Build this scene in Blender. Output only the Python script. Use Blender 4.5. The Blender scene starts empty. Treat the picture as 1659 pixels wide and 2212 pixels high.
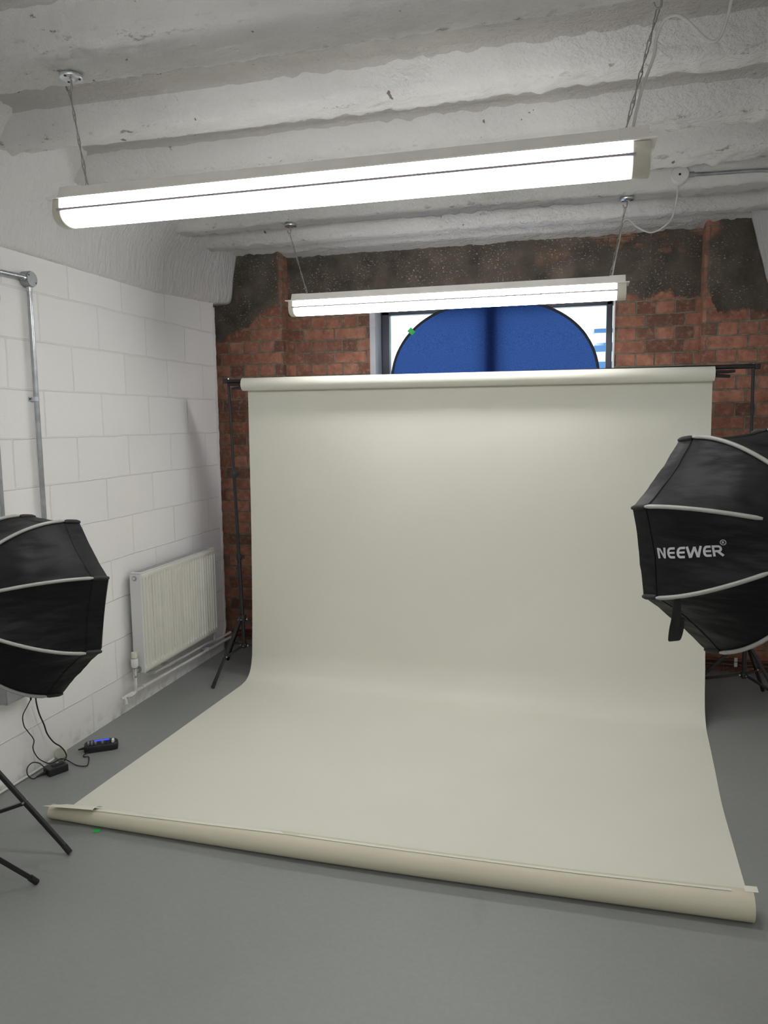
import bpy, bmesh, math, random
from math import sin, cos, pi, radians as R
from mathutils import Vector as V, Matrix, noise
random.seed(7)
C = bpy.context.scene.collection
sc = bpy.context.scene

# ------------------------------------------------------------------ materials
def mat(name, col=(.8, .8, .8), rough=.5, metal=0., spec=.5):
    m = bpy.data.materials.new(name); m.use_nodes = True
    b = m.node_tree.nodes['Principled BSDF']
    b.inputs['Base Color'].default_value = (*col, 1)
    b.inputs['Roughness'].default_value = rough
    b.inputs['Metallic'].default_value = metal
    b.inputs['Specular IOR Level'].default_value = spec
    return m

class NT:
    def __init__(s, m):
        s.m = m; s.t = m.node_tree; s.b = s.t.nodes['Principled BSDF']; s.out = s.t.nodes['Material Output']
    def n(s, kind, **kw):
        x = s.t.nodes.new(kind)
        for k, v in kw.items():
            if hasattr(x, k) and not k[0].isupper(): setattr(x, k, v)
            else: x.inputs[k.replace('_', ' ')].default_value = v
        return x
    def l(s, a, b): s.t.links.new(a, b)
    def coord(s, kind='Object', scale=None):
        c = s.n('ShaderNodeTexCoord').outputs[kind]
        if scale is None: return c
        mp = s.n('ShaderNodeMapping'); mp.inputs['Scale'].default_value = scale
        s.l(c, mp.inputs['Vector']); return mp.outputs['Vector']
    def noise(s, vec, scale, detail=4, rough=.55):
        x = s.n('ShaderNodeTexNoise'); x.inputs['Scale'].default_value = scale
        x.inputs['Detail'].default_value = detail; x.inputs['Roughness'].default_value = rough
        s.l(vec, x.inputs['Vector']); return x.outputs['Fac']
    def ramp(s, fac, stops, interp='LINEAR'):
        x = s.n('ShaderNodeValToRGB'); x.color_ramp.interpolation = interp
        e = x.color_ramp.elements
        while len(e) < len(stops): e.new(.5)
        for i, (p, c) in enumerate(stops):
            e[i].position = p; e[i].color = (*c, 1) if not isinstance(c, (int, float)) else (c, c, c, 1)
        s.l(fac, x.inputs['Fac']); return x.outputs['Color']
    def math(s, op, a, b=None, clamp=False):
        x = s.n('ShaderNodeMath'); x.operation = op; x.use_clamp = clamp
        for i, v in enumerate((a, b)):
            if v is None: continue
            if isinstance(v, (int, float)): x.inputs[i].default_value = v
            else: s.l(v, x.inputs[i])
        return x.outputs[0]
    def mix(s, fac, a, b, mode='MIX'):
        x = s.n('ShaderNodeMix'); x.data_type = 'RGBA'; x.blend_type = mode
        for key, v in ((0, fac), (6, a), (7, b)):
            if isinstance(v, (int, float)): x.inputs[key].default_value = v if key == 0 else (v, v, v, 1)
            elif isinstance(v, tuple): x.inputs[key].default_value = (*v, 1)
            else: s.l(v, x.inputs[key])
        return x.outputs[2]
    def bump(s, h, strength=.5, dist=.01, prev=None):
        x = s.n('ShaderNodeBump'); x.inputs['Strength'].default_value = strength; x.inputs['Distance'].default_value = dist
        s.l(h, x.inputs['Height'])
        if prev is not None: s.l(prev, x.inputs['Normal'])
        return x.outputs['Normal']
    def sepxyz(s, vec):
        x = s.n('ShaderNodeSeparateXYZ'); s.l(vec, x.inputs[0]); return x.outputs

def varied(name, col, rough=.5, metal=0., amt=.12, scale=6, bump=None, spec=.5):
    """plain paint / plastic / metal with gentle procedural mottling"""
    m = mat(name, col, rough, metal, spec); n = NT(m)
    v = n.coord()
    f = n.noise(v, scale)
    c = n.ramp(f, [(.3, tuple(x * (1 - amt) for x in col)), (.7, tuple(min(1, x * (1 + amt)) for x in col))])
    n.l(c, n.b.inputs['Base Color'])
    if bump:
        n.l(n.bump(n.noise(v, bump[0], 5), bump[1], bump[2]), n.b.inputs['Normal'])
    return m

M = {}
M['metal_black'] = varied('black powder coat', (.013, .013, .015), .42, 0, .2, 20)
M['plastic_black'] = varied('black plastic', (.014, .014, .016), .38, 0, .15, 30)
M['rubber'] = varied('black rubber', (.011, .011, .012), .7, 0, .15, 30)
M['screw'] = varied('bright screw', (.75, .75, .73), .3, 1, .1, 40)
M['silver'] = varied('grey rib sleeve', (.36, .36, .345), .42, 0, .08, 20)
M['zinc'] = varied('zinc plate', (.62, .66, .69), .28, 1, .15, 25)
M['chain'] = varied('galvanised wire', (.36, .36, .35), .38, .9, .15, 50)
M['conduit'] = varied('galvanised conduit', (.42, .44, .46), .33, .9, .2, 18, (60, .08, .002))
M['cast'] = varied('cast grey box', (.33, .345, .36), .5, .45, .12, 30, (90, .1, .002))
M['white_plastic'] = varied('white plastic', (.72, .72, .70), .4, 0, .04, 20)
M['cream_plastic'] = varied('cream plastic', (.62, .60, .52), .42, 0, .06, 20)
M['white_cable'] = varied('white cable', (.58, .58, .55), .45, 0, .06, 20)
M['fixture'] = varied('white enamel', (.86, .845, .80), .4, 0, .04, 10)
M['radiator'] = varied('radiator enamel', (.66, .655, .60), .35, 0, .03, 8)
M['radiator_side'] = varied('radiator side enamel', (.64, .645, .65), .4, 0, .03, 8)
M['chrome'] = varied('chrome', (.7, .7, .68), .2, 1, .1, 20)
M['pipe_white'] = varied('painted pipe', (.64, .64, .615), .42, 0, .06, 15)
M['pipe_brown'] = varied('bare brown pipe', (.10, .045, .032), .5, .2, .3, 9)
M['green_tape'] = varied('green tape', (.02, .42, .07), .55, 0, .12, 50)
M['frame_navy'] = varied('dark navy window frame', (.012, .016, .035), .35, 0, .2, 8)
M['reveal'] = varied('painted reveal', (.45, .46, .50), .6, 0, .12, 7, (40, .2, .004))
M['battery_grey'] = varied('grey cell', (.3, .3, .32), .3, .6, .1, 60)
M['dark_slot'] = mat('dark slot', (.004, .004, .005), .7)

def emit(name, col, s):
    m = mat(name, col, .5); b = m.node_tree.nodes['Principled BSDF']
    b.inputs['Emission Color'].default_value = (*col, 1); b.inputs['Emission Strength'].default_value = s
    return m
LAMP = 35.0
M['tube'] = emit('lit tube', (1, .99, .97), LAMP); n = NT(M['tube'])
gx = n.sepxyz(n.coord('Generated'))[0]
n.l(n.math('MULTIPLY', n.ramp(gx, [(.004, .02), (.03, 1.), (.97, 1.), (.996, .02)]), LAMP), n.b.inputs['Emission Strength'])
M['blue_screen'] = emit('blue display', (.02, .06, .9), 1.1)

# prismatic diffuser: lit, with fine ribbing across its length
m = emit('lit prismatic diffuser', (1, .99, .97), LAMP * .8); n = NT(m)
wv = n.n('ShaderNodeTexWave'); wv.bands_direction = 'X'; wv.inputs['Scale'].default_value = 60
n.l(n.coord(), wv.inputs['Vector'])
st = n.math('MULTIPLY', n.math('ADD', n.math('MULTIPLY', wv.outputs['Fac'], .25), .75), n.math('MULTIPLY', n.ramp(n.sepxyz(n.coord('Generated'))[0], [(.0, .04), (.05, 1.), (.94, 1.), (1., .025)]), LAMP * .8))
n.l(st, n.b.inputs['Emission Strength']); M['prism'] = m
M['lamp_seam'] = mat('lilac grey seam', (.42, .37, .44), .6)

# floor: grey resin paint with faint wear
m = mat('grey floor paint', (.17, .18, .17), .42); n = NT(m); v = n.coord()
big = n.noise(v, 1.1, 3); fine = n.noise(v, 55, 4)
c = n.ramp(big, [(.3, (.212, .228, .219)), (.7, (.252, .264, .251))])
c = n.mix(.25, c, n.ramp(fine, [(.35, (.20, .213, .204)), (.7, (.275, .287, .272))]))
sc_ = n.n('ShaderNodeTexNoise'); sc_.inputs['Scale'].default_value = 9; sc_.inputs['Detail'].default_value = 8
n.l(n.coord('Object', (1, .3, 1)), sc_.inputs['Vector'])
c = n.mix(n.ramp(sc_.outputs['Fac'], [(.68, 0.), (.76, .3)]), c, (.165, .176, .167))
n.l(c, n.b.inputs['Base Color'])
n.l(n.ramp(big, [(.2, .38), (.8, .55)]), n.b.inputs['Roughness'])
n.l(n.bump(n.noise(v, 130, 3), .06, .003), n.b.inputs['Normal']); M['floor'] = m

# painted concrete blocks (UV in metres)
m = mat('white painted blocks', (.8, .8, .79), .62); n = NT(m); uv = n.coord('UV')
ob = n.coord()
wob = n.n('ShaderNodeVectorMath'); wob.operation = 'ADD'
ns = n.n('ShaderNodeTexNoise'); ns.inputs['Scale'].default_value = 5; n.l(uv, ns.inputs['Vector'])
sub = n.n('ShaderNodeVectorMath'); sub.operation = 'SUBTRACT'; n.l(ns.outputs['Color'], sub.inputs[0]); sub.inputs[1].default_value = (.5, .5, .5)
scl = n.n('ShaderNodeVectorMath'); scl.operation = 'SCALE'; n.l(sub.outputs[0], scl.inputs[0]); scl.inputs['Scale'].default_value = .012
n.l(uv, wob.inputs[0]); n.l(scl.outputs[0], wob.inputs[1])
def bricknode(n, vec, w, h, mortar, squash, smooth):
    b = n.n('ShaderNodeTexBrick'); n.l(vec, b.inputs['Vector'])
    b.offset = .5; b.offset_frequency = 2; b.squash = squash; b.squash_frequency = 2
    for k, x in (('Scale', 1), ('Mortar Size', mortar), ('Mortar Smooth', smooth), ('Bias', 0), ('Brick Width', w), ('Row Height', h)):
        b.inputs[k].default_value = x
    b.inputs['Color1'].default_value = (0, 0, 0, 1); b.inputs['Color2'].default_value = (1, 1, 1, 1)
    b.inputs['Mortar'].default_value = (.5, .5, .5, 1)
    return b
bk = bricknode(n, wob.outputs[0], .45, .225, .0052, 1., .6)
fac = bk.outputs['Fac']
pat = n.noise(ob, 7, 5)
rub = n.noise(ob, 95, 4)
nrm = n.bump(n.math('SUBTRACT', 1., fac), .6, .007)
nrm = n.bump(pat, .25, .01, nrm); nrm = n.bump(rub, .10, .004, nrm)
n.l(nrm, n.b.inputs['Normal'])
c = n.ramp(n.noise(ob, 1.6, 4), [(.3, (.79, .785, .775)), (.7, (.85, .845, .835))])
c = n.mix(.5, c, n.ramp(bk.outputs['Color'], [(0, (.78, .775, .765)), (1, (.86, .855, .845))]))
c = n.mix(n.math('MULTIPLY', fac, .12), c, (.52, .51, .49))
z = n.sepxyz(ob)[2]
dirt = n.math('MULTIPLY', n.ramp(z, [(0., 1.), (.12, 0.)]), n.ramp(n.noise(ob, 14, 6), [(.5, 0.), (.72, .6)]))
c = n.mix(dirt, c, (.33, .31, .28))
n.l(c, n.b.inputs['Base Color']); M['block'] = m

# painted rough concrete
def concrete(name, base, dark, fl_lo, streak=False, rough_amt=.6, trough_shade=None):
    m = mat(name, base, .72); n = NT(m); v = n.coord()
    reg = n.ramp(n.noise(v, .9, 3), [(.36, 0.), (.52, 1.)])
    if streak:
        vv = n.coord('Object', (1, 1, .28)); tex = n.noise(vv, 34, 5, .6); tex2 = n.noise(vv, 85, 3)
        nrm = n.bump(tex, .7, .024); nrm = n.bump(tex2, .4, .008, nrm)
    else:
        vv = n.coord('Object', (.75, 1, 1)); tex = n.noise(vv, 34, 6, .62); tex2 = n.noise(vv, 110, 4)
        s1 = n.n('ShaderNodeBump'); s1.inputs['Distance'].default_value = .034
        n.l(tex, s1.inputs['Height']); n.l(n.math('ADD', n.math('MULTIPLY', reg, rough_amt), .12), s1.inputs['Strength'])
        nrm = n.bump(tex2, .35, .006, s1.outputs['Normal'])
    n.l(nrm, n.b.inputs['Normal'])
    c = n.ramp(n.noise(v, 2.3, 5), [(.3, tuple(x * .93 for x in base)), (.7, base)])
    # pits and missed paint in the rough patches
    pit = n.math('MULTIPLY', n.ramp(n.noise(vv, 26, 9, .7), [(fl_lo, 0.), (fl_lo + .04, 1.)]), n.math('ADD', n.math('MULTIPLY', reg, .75), .2))
    c = n.mix(pit, c, dark)
    if trough_shade:
        at = n.n('ShaderNodeAttribute'); at.attribute_name = 'trough_shade'
        c = n.mix(at.outputs['Fac'], c, trough_shade, 'MULTIPLY')  # shade between the ribs, multiplied into the base colour of the trough faces
        ed = n.n('ShaderNodeAttribute'); ed.attribute_name = 'edge'
        fk = n.ramp(n.noise(n.coord('Object', (.5, 1, 1)), 30, 8, .7), [(.56, 0.), (.60, 1.)])
        fk = n.math('MULTIPLY', n.math('MULTIPLY', fk, ed.outputs['Fac']), n.ramp(n.noise(v, 2.1, 3), [(.45, 0.), (.6, .9)]))
        c = n.mix(fk, c, (.16, .14, .12))
        pt2 = n.ramp(n.noise(v, 24, 2, .4), [(.755, 0.), (.775, .85)])
        c = n.mix(pt2, c, (.10, .06, .05))
    n.l(c, n.b.inputs['Base Color']); return m
M['ceiling'] = concrete('painted rough concrete ribs', (.62, .615, .60), (.17, .15, .135), .655, trough_shade=(.74, .725, .70))
M['beam'] = concrete('textured painted beam', (.68, .675, .665), (.4, .38, .36), .75, True)

# English bond brick with cement remains (UV in metres, u along the wall, v = height)
m = mat('old red brick', (.2, .07, .045), .85, 0, .25); n = NT(m); uv = n.coord('UV'); ob = n.coord()
ns = n.n('ShaderNodeTexNoise'); ns.inputs['Scale'].default_value = 14; ns.inputs['Detail'].default_value = 3; n.l(uv, ns.inputs['Vector'])
sub = n.n('ShaderNodeVectorMath'); sub.operation = 'SUBTRACT'; n.l(ns.outputs['Color'], sub.inputs[0]); sub.inputs[1].default_value = (.5, .5, .5)
scl = n.n('ShaderNodeVectorMath'); scl.operation = 'SCALE'; n.l(sub.outputs[0], scl.inputs[0]); scl.inputs['Scale'].default_value = .013
wob = n.n('ShaderNodeVectorMath'); wob.operation = 'ADD'; n.l(uv, wob.inputs[0]); n.l(scl.outputs[0], wob.inputs[1])
bk = bricknode(n, wob.outputs[0], .235, .0825, .0055, .5, .35)
c = n.ramp(bk.outputs['Color'], [(0, (.075, .034, .025)), (.12, (.145, .052, .035)), (.3, (.24, .085, .055)), (.5, (.31, .118, .078)), (.68, (.20, .070, .046)),
                                 (.84, (.34, .135, .09)), (.93, (.13, .055, .040)), (.988, (.11, .05, .036)), (1, (.23, .15, .065))])
soot = n.noise(ob, 17, 6)
c = n.mix(n.ramp(soot, [(.42, 0.), (.68, .65)]), c, (.085, .040, .030))
c = n.mix(n.ramp(n.noise(ob, 33, 4, .65), [(.5, 0.), (.8, .6)]), c, (.40, .19, .13))
c = n.mix(n.ramp(n.noise(ob, 4, 3), [(.4, 0.), (.75, .45)]), c, (.11, .045, .032))
mort = n.ramp(n.noise(ob, 22, 4), [(.3, (.075, .06, .046)), (.7, (.17, .138, .108))])
c = n.mix(bk.outputs['Fac'], c, mort)
xyz = n.sepxyz(ob)
# dark cement band up high, lower on the two piers
nz = n.math('SUBTRACT', n.noise(ob, 3.2, 7, .6), .5)
pier_l = n.ramp(n.math('ADD', xyz[0], n.math('MULTIPLY', nz, .3)), [(.10, 1.), (.24, 0.)])
pier_r = n.ramp(n.math('ADD', n.math('MULTIPLY', xyz[0], .25), n.math('MULTIPLY', nz, .06)), [(.805, 0.), (.82, 1.)])
h = n.math('ADD', xyz[2], n.math('MULTIPLY', nz, .42))
h = n.math('ADD', h, n.math('MULTIPLY', pier_l, .17)); h = n.math('ADD', h, n.math('MULTIPLY', pier_r, .13))
rend = n.ramp(n.math('SUBTRACT', h, 2.), [(.405, 0.), (.425, 1.)])
hol = n.ramp(n.math('ADD', n.noise(n.coord('Object', (1, 1, 2.2)), 2.6, 4), n.math('MULTIPLY', n.math('SUBTRACT', xyz[2], 2.72), .9)), [(.53, 1.), (.60, .15)])
hol = n.mix(n.math('MULTIPLY', n.ramp(n.math('MULTIPLY', xyz[0], .25), [(.5, 0.), (.7, 1.)]), n.math('SUBTRACT', 1., pier_r)), 1., hol)
rend = n.math('MULTIPLY', rend, hol)
geo = n.n('ShaderNodeNewGeometry'); nx = n.math('ABSOLUTE', n.sepxyz(geo.outputs['True Normal'])[0])
rend = n.math('MULTIPLY', rend, n.math('SUBTRACT', 1., n.math('MULTIPLY', nx, .85, True)))
rc = n.ramp(n.noise(ob, 6, 6), [(.3, (.048, .040, .032)), (.55, (.095, .080, .064)), (.75, (.15, .120, .098))])
c = n.mix(1., c, (1.4, 1.65, 1.65), 'MULTIPLY')
c = n.mix(rend, c, rc)
fl = n.noise(n.coord('Object', (1, 1, 1.7)), 62, 5, .65)
clus = n.noise(ob, 4.5, 3)
flk = n.math('MULTIPLY', n.ramp(fl, [(.60, 0.), (.625, 1.)]), n.math('ADD', n.math('MULTIPLY', n.ramp(clus, [(.42, 0.), (.6, 1.)]), n.math('ADD', n.math('MULTIPLY', rend, .75), .2)), .10))
c = n.mix(flk, c, (.42, .39, .33))
n.l(c, n.b.inputs['Base Color'])
hgt = n.math('MULTIPLY', n.math('SUBTRACT', 1., bk.outputs['Fac']), n.math('SUBTRACT', 1., rend))
nrm = n.bump(hgt, .8, .007); nrm = n.bump(n.noise(ob, 70, 5), .45, .006, nrm)
nrm = n.bump(n.math('ADD', flk, rend), .3, .004, nrm)
n.l(nrm, n.b.inputs['Normal']); M['brick'] = m

# paper
def paper(name, a, b):
    m = mat(name, a, .78, 0, .25); n = NT(m); v = n.coord()
    n.l(n.ramp(n.noise(v, 1.3, 3), [(.3, a), (.7, b)]), n.b.inputs['Base Color'])
    n.l(n.bump(n.noise(v, 2.2, 2), .10, .03), n.b.inputs['Normal']); return m
M['paper'] = paper('ivory paper', (.665, .66, .585), (.695, .69, .615))
M['paper_back'] = paper('ivory paper back', (.565, .54, .42), (.605, .58, .455))

# softbox cloth
m = mat('black nylon', (.008, .008, .009), .5, 0, .3); n = NT(m); v = n.coord()
w1 = n.noise(n.coord('Object', (1, 1, 2.6)), 5.5, 2, .45)
w2 = n.noise(n.coord('Object', (1, 1, 3.5)), 17, 2, .5)
nrm = n.bump(w1, .6, .03); nrm = n.bump(w2, .16, .012, nrm)
n.l(nrm, n.b.inputs['Normal'])
n.l(n.ramp(n.noise(v, 5, 3), [(.3, (.0035, .0035, .0045)), (.7, (.007, .007, .0085))]), n.b.inputs['Base Color'])
n.b.inputs['Specular IOR Level'].default_value = .22
M['nylon'] = m
M['webbing'] = varied('black webbing', (.012, .012, .013), .7, 0, .3, 60, (300, .4, .002))
M['diffusion'] = varied('white diffusion cloth', (.75, .75, .74), .8, 0, .04, 10)
M['silver_lining'] = varied('silver lining', (.6, .6, .6), .35, .8, .1, 30)
M['print'] = varied('pale grey print', (.50, .50, .52), .5, 0, .05, 30)

# blue collapsible cloth, lit through by the window
m = bpy.data.materials.new('blue backlit cloth'); m.use_nodes = True
t = m.node_tree; t.nodes.remove(t.nodes['Principled BSDF']); o_ = t.nodes['Material Output']
tc = t.nodes.new('ShaderNodeTexCoord'); mp = t.nodes.new('ShaderNodeMapping'); mp.inputs['Scale'].default_value = (1, 1, .45)
t.links.new(tc.outputs['Object'], mp.inputs['Vector'])
nn = t.nodes.new('ShaderNodeTexNoise'); nn.inputs['Scale'].default_value = 330; nn.inputs['Detail'].default_value = 4; t.links.new(mp.outputs[0], nn.inputs['Vector'])
rp = t.nodes.new('ShaderNodeValToRGB'); rp.color_ramp.elements[0].position = .35; rp.color_ramp.elements[1].position = .68
rp.color_ramp.elements[0].color = (.028, .062, .195, 1); rp.color_ramp.elements[1].color = (.058, .12, .335, 1)
t.links.new(nn.outputs['Fac'], rp.inputs[0])
df = t.nodes.new('ShaderNodeBsdfDiffuse'); tl = t.nodes.new('ShaderNodeBsdfTranslucent')
df.inputs['Color'].default_value = (.006, .012, .05, 1); t.links.new(rp.outputs[0], tl.inputs['Color'])
ad = t.nodes.new('ShaderNodeAddShader'); t.links.new(df.outputs[0], ad.inputs[0]); t.links.new(tl.outputs[0], ad.inputs[1])
t.links.new(ad.outputs[0], o_.inputs[0]); M['blue_cloth'] = m

# window glass
m = bpy.data.materials.new('window glass'); m.use_nodes = True
t = m.node_tree; t.nodes.remove(t.nodes['Principled BSDF']); o_ = t.nodes['Material Output']
tr = t.nodes.new('ShaderNodeBsdfTransparent'); tr.inputs[0].default_value = (.93, .97, .97, 1)
gl = t.nodes.new('ShaderNodeBsdfGlossy'); gl.inputs['Roughness'].default_value = .03
fr = t.nodes.new('ShaderNodeFresnel'); fr.inputs[0].default_value = 1.45
mx = t.nodes.new('ShaderNodeMixShader'); t.links.new(fr.outputs[0], mx.inputs[0]); t.links.new(tr.outputs[0], mx.inputs[1]); t.links.new(gl.outputs[0], mx.inputs[2])
t.links.new(mx.outputs[0], o_.inputs[0]); M['glass'] = m

# distant building: blue glazing and pale bands
m = mat('banded facade', (.4, .5, .6), .4); n = NT(m); v = n.coord()
zz = n.sepxyz(v)[2]
fr_ = n.math('FRACT', n.math('DIVIDE', zz, .86))
c = n.ramp(fr_, [(0, (.75, .85, .9)), (.5, (.75, .85, .9)), (.52, (.06, .16, .36)), (1, (.12, .28, .5))], 'CONSTANT')
n.l(c, n.b.inputs['Base Color'])
M['facade'] = m

# ------------------------------------------------------------------ object helpers
def link(o): C.objects.link(o); return o
def tag(o, label=None, cat=None, group=None, kind=None):
    if label: o['label'] = label
    if cat: o['category'] = cat
    if group: o['group'] = group
    if kind: o['kind'] = kind
    return o
def empty(name, loc, label, cat, group=None, rot=(0, 0, 0)):
    o = bpy.data.objects.new(name, None); o.empty_display_size = .05; link(o)
    o.location = loc; o.rotation_euler = rot
    return tag(o, label, cat, group)

class MB:
    def __init__(s): s.b = bmesh.new()
    def box(s, c, d, rot=None):
        r = bmesh.ops.create_cube(s.b, size=1)
        Mx = Matrix.Translation(V(c)) @ (rot.to_4x4() if rot is not None else Matrix()) @ Matrix.Diagonal((*d, 1))
        bmesh.ops.transform(s.b, matrix=Mx, verts=r['verts']); return s
    def cyl(s, a, b, r, r2=None, seg=20, caps=True):
        a, b = V(a), V(b); d = b - a
        res = bmesh.ops.create_cone(s.b, cap_ends=caps, segments=seg, radius1=r, radius2=r if r2 is None else r2, depth=d.length)
        q = d.to_track_quat('Z', 'Y').to_matrix().to_4x4()
        bmesh.ops.transform(s.b, matrix=Matrix.Translation((a + b) / 2) @ q, verts=res['verts']); return s
    def sphere(s, c, r, sx=(1, 1, 1), seg=14):
        res = bmesh.ops.create_uvsphere(s.b, u_segments=seg, v_segments=max(6, seg // 2), radius=r)
        bmesh.ops.transform(s.b, matrix=Matrix.Translation(V(c)) @ Matrix.Diagonal((*sx, 1)), verts=res['verts']); return s
    def tube(s, pts, r, seg=10, closed=False, square=False, rad=None):
        pts = [V(p) for p in pts]; n_ = len(pts); rings = []
        t0 = (pts[1] - pts[0]).normalized()
        up = V((0, 0, 1)) if abs(t0.z) < .9 else V((1, 0, 0))
        nrm = (up - t0 * up.dot(t0)).normalized()
        for i, p in enumerate(pts):
            a = pts[i - 1] if (i > 0 or closed) else p; b = pts[(i + 1) % n_] if (i < n_ - 1 or closed) else p
            t = (b - a).normalized()
            nrm = (nrm - t * nrm.dot(t)).normalized(); bi = t.cross(nrm)
            rr = rad[i] if rad else r
            k = 4 if square else seg; off = pi / 4 if square else 0
            rings.append([s.b.verts.new(p + rr * (cos(2 * pi * j / k + off) * nrm + sin(2 * pi * j / k + off) * bi)) for j in range(k)])
        k = len(rings[0])
        for i in range(n_ if closed else n_ - 1):
            A, B = rings[i], rings[(i + 1) % n_]
            for j in range(k): s.b.faces.new((A[j], A[(j + 1) % k], B[(j + 1) % k], B[j]))
        if not closed:
            s.b.faces.new(rings[0][::-1]); s.b.faces.new(rings[-1])
        return s
    def lathe(s, prof, c, axis=(0, 0, 1), seg=32):
        """prof: (r, h) pairs along axis from c"""
        q = V(axis).normalized().to_track_quat('Z', 'Y').to_matrix(); c = V(c); rings = []
        for r, h in prof:
            rings.append([s.b.verts.new(c + q @ V((r * cos(2 * pi * j / seg), r * sin(2 * pi * j / seg), h))) for j in range(seg)])
        for A, B in zip(rings, rings[1:]):
            for j in range(seg): s.b.faces.new((A[j], A[(j + 1) % seg], B[(j + 1) % seg], B[j]))
        s.b.faces.new(rings[0][::-1]); s.b.faces.new(rings[-1]); return s
    def grid(s, f, nu, nv):
        vs = [[s.b.verts.new(V(f(i / nu, j / nv))) for j in range(nv + 1)] for i in range(nu + 1)]
        for i in range(nu):
            for j in range(nv): s.b.faces.new((vs[i][j], vs[i + 1][j], vs[i + 1][j + 1], vs[i][j + 1]))
        return vs
    def prism(s, prof, x0, x1):
        """closed (y,z) profile extruded along x"""
        A = [s.b.verts.new((x0, y, z)) for y, z in prof]; B = [s.b.verts.new((x1, y, z)) for y, z in prof]
        k = len(prof)
        for j in range(k): s.b.faces.new((A[j], A[(j + 1) % k], B[(j + 1) % k], B[j]))
        s.b.faces.new(A[::-1]); s.b.faces.new(B); return s
    def build(s, name, m, parent=None, bevel=0, smooth=40, solid=0, merge=0):
        if merge: bmesh.ops.remove_doubles(s.b, verts=s.b.verts, dist=merge)
        bmesh.ops.recalc_face_normals(s.b, faces=s.b.faces)
        me = bpy.data.meshes.new(name); s.b.to_mesh(me); s.b.free()
        o = bpy.data.objects.new(name, me); link(o); me.materials.append(m)
        if solid:
            md = o.modifiers.new('s', 'SOLIDIFY'); md.thickness = solid; md.offset = 0
        if bevel:
            md = o.modifiers.new('b', 'BEVEL'); md.width = bevel; md.segments = 2; md.limit_method = 'ANGLE'; md.angle_limit = R(40)
        if smooth:
            for p in me.polygons: p.use_smooth = True
            md = o.modifiers.new('e', 'EDGE_SPLIT'); md.split_angle = R(smooth); md.use_edge_sharp = False
        if parent is not None:
            o.parent = parent; 
            o.matrix_parent_inverse = parent_inv(parent)
        return o
def world_of(o):
    mtx = Matrix.LocRotScale(o.location, o.rotation_euler, o.scale)
    return world_of(o.parent) @ o.matrix_parent_inverse @ mtx if o.parent else mtx
def parent_inv(p): return world_of(p).inverted()
def spline(pts, k=8):
    pts = [V(p) for p in pts]; P = [pts[0] * 2 - pts[1]] + pts + [pts[-1] * 2 - pts[-2]]; out = []
    for i in range(1, len(P) - 2):
        a, b, c, d = P[i - 1:i + 3]
        for j in range(k):
            t = j / k
            out.append(.5 * ((2 * b) + (c - a) * t + (2 * a - 5 * b + 4 * c - d) * t * t + (3 * b - a - 3 * c + d) * t ** 3))
    out.append(pts[-1]); return out
def copy_tree(o, parent=None):
    c = o.copy(); link(c); c.parent = parent
    for ch in [x for x in C.objects if x.parent == o]: copy_tree(ch, c)
    return c

# ------------------------------------------------------------------ room shell
YB = .13          # recessed brick face; the two piers stand forward at y = 0
WL, WR, YN = 0., 3.78, -9.
mb = MB(); mb.box((1.7, -4.4, -.05), (4.6, 9.8, .1)); tag(mb.build('floor', M['floor'], smooth=0), kind='structure')

# left wall of painted blocks: ragged far end, ragged top
def wall_left():
    mb = MB(); uv = mb.b.loops.layers.uv.new('UVMap')
    ys = [YN + (-.22 - YN) * i / 60 for i in range(60)] + [-2.4 + 2.16 * i / 110 for i in range(111)]
    ys = sorted(set(round(y, 4) for y in ys if y <= -.24)); zs = [2.46 * i / 82 for i in range(83)]
    def top(y):
        pts = [(-9, 2.38), (-2.2, 2.388), (-1.6, 2.385), (-1.1, 2.39), (-.86, 2.396), (-.58, 2.41), (-.2, 2.46)]
        for (a, za), (b, zb) in zip(pts, pts[1:]):
            if y <= b: return za + (zb - za) * max(0, (y - a)) / (b - a) + .05
        return 2.5
    grid = {}
    for i, y in enumerate(ys):
        for j, z in enumerate(zs):
            zz = top(y) * z / 2.46; yy = y; x = .0012 * noise.noise(V((0, y * 6, zz * 6)))
            if i == len(ys) - 1:
                yy = y + .010 * noise.noise(V((3, 0, zz * 14))) + .007 * noise.noise(V((9, 0, zz * 50)))
                if zz < .17: yy -= .05 * (1 - zz / .17) + .012 * noise.noise(V((1, 2, zz * 40)))
            if i >= len(ys) - 2: x += .003 * noise.noise(V((5, y * 30, zz * 40)))
            grid[i, j] = mb.b.verts.new((x, yy, zz))
    def face(a, b, c, d):
        f = mb.b.faces.new((a, b, c, d))
        for l in f.loops: l[uv].uv = (l.vert.co.y + .2193 + 9.0 + .225, l.vert.co.z - .2142 + .45)
    for i in range(len(ys) - 1):
        for j in range(len(zs) - 1): face(grid[i, j], grid[i + 1, j], grid[i + 1, j + 1], grid[i, j + 1])
    n_ = len(ys) - 1; back = [mb.b.verts.new((-.1, grid[n_, j].co.y, grid[n_, j].co.z)) for j in range(len(zs))]
    for j in range(len(zs) - 1): face(grid[n_, j], back[j], back[j + 1], grid[n_, j + 1])
    return mb.build('wall_left', M['block'], smooth=50)
tag(wall_left(), kind='structure')
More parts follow.
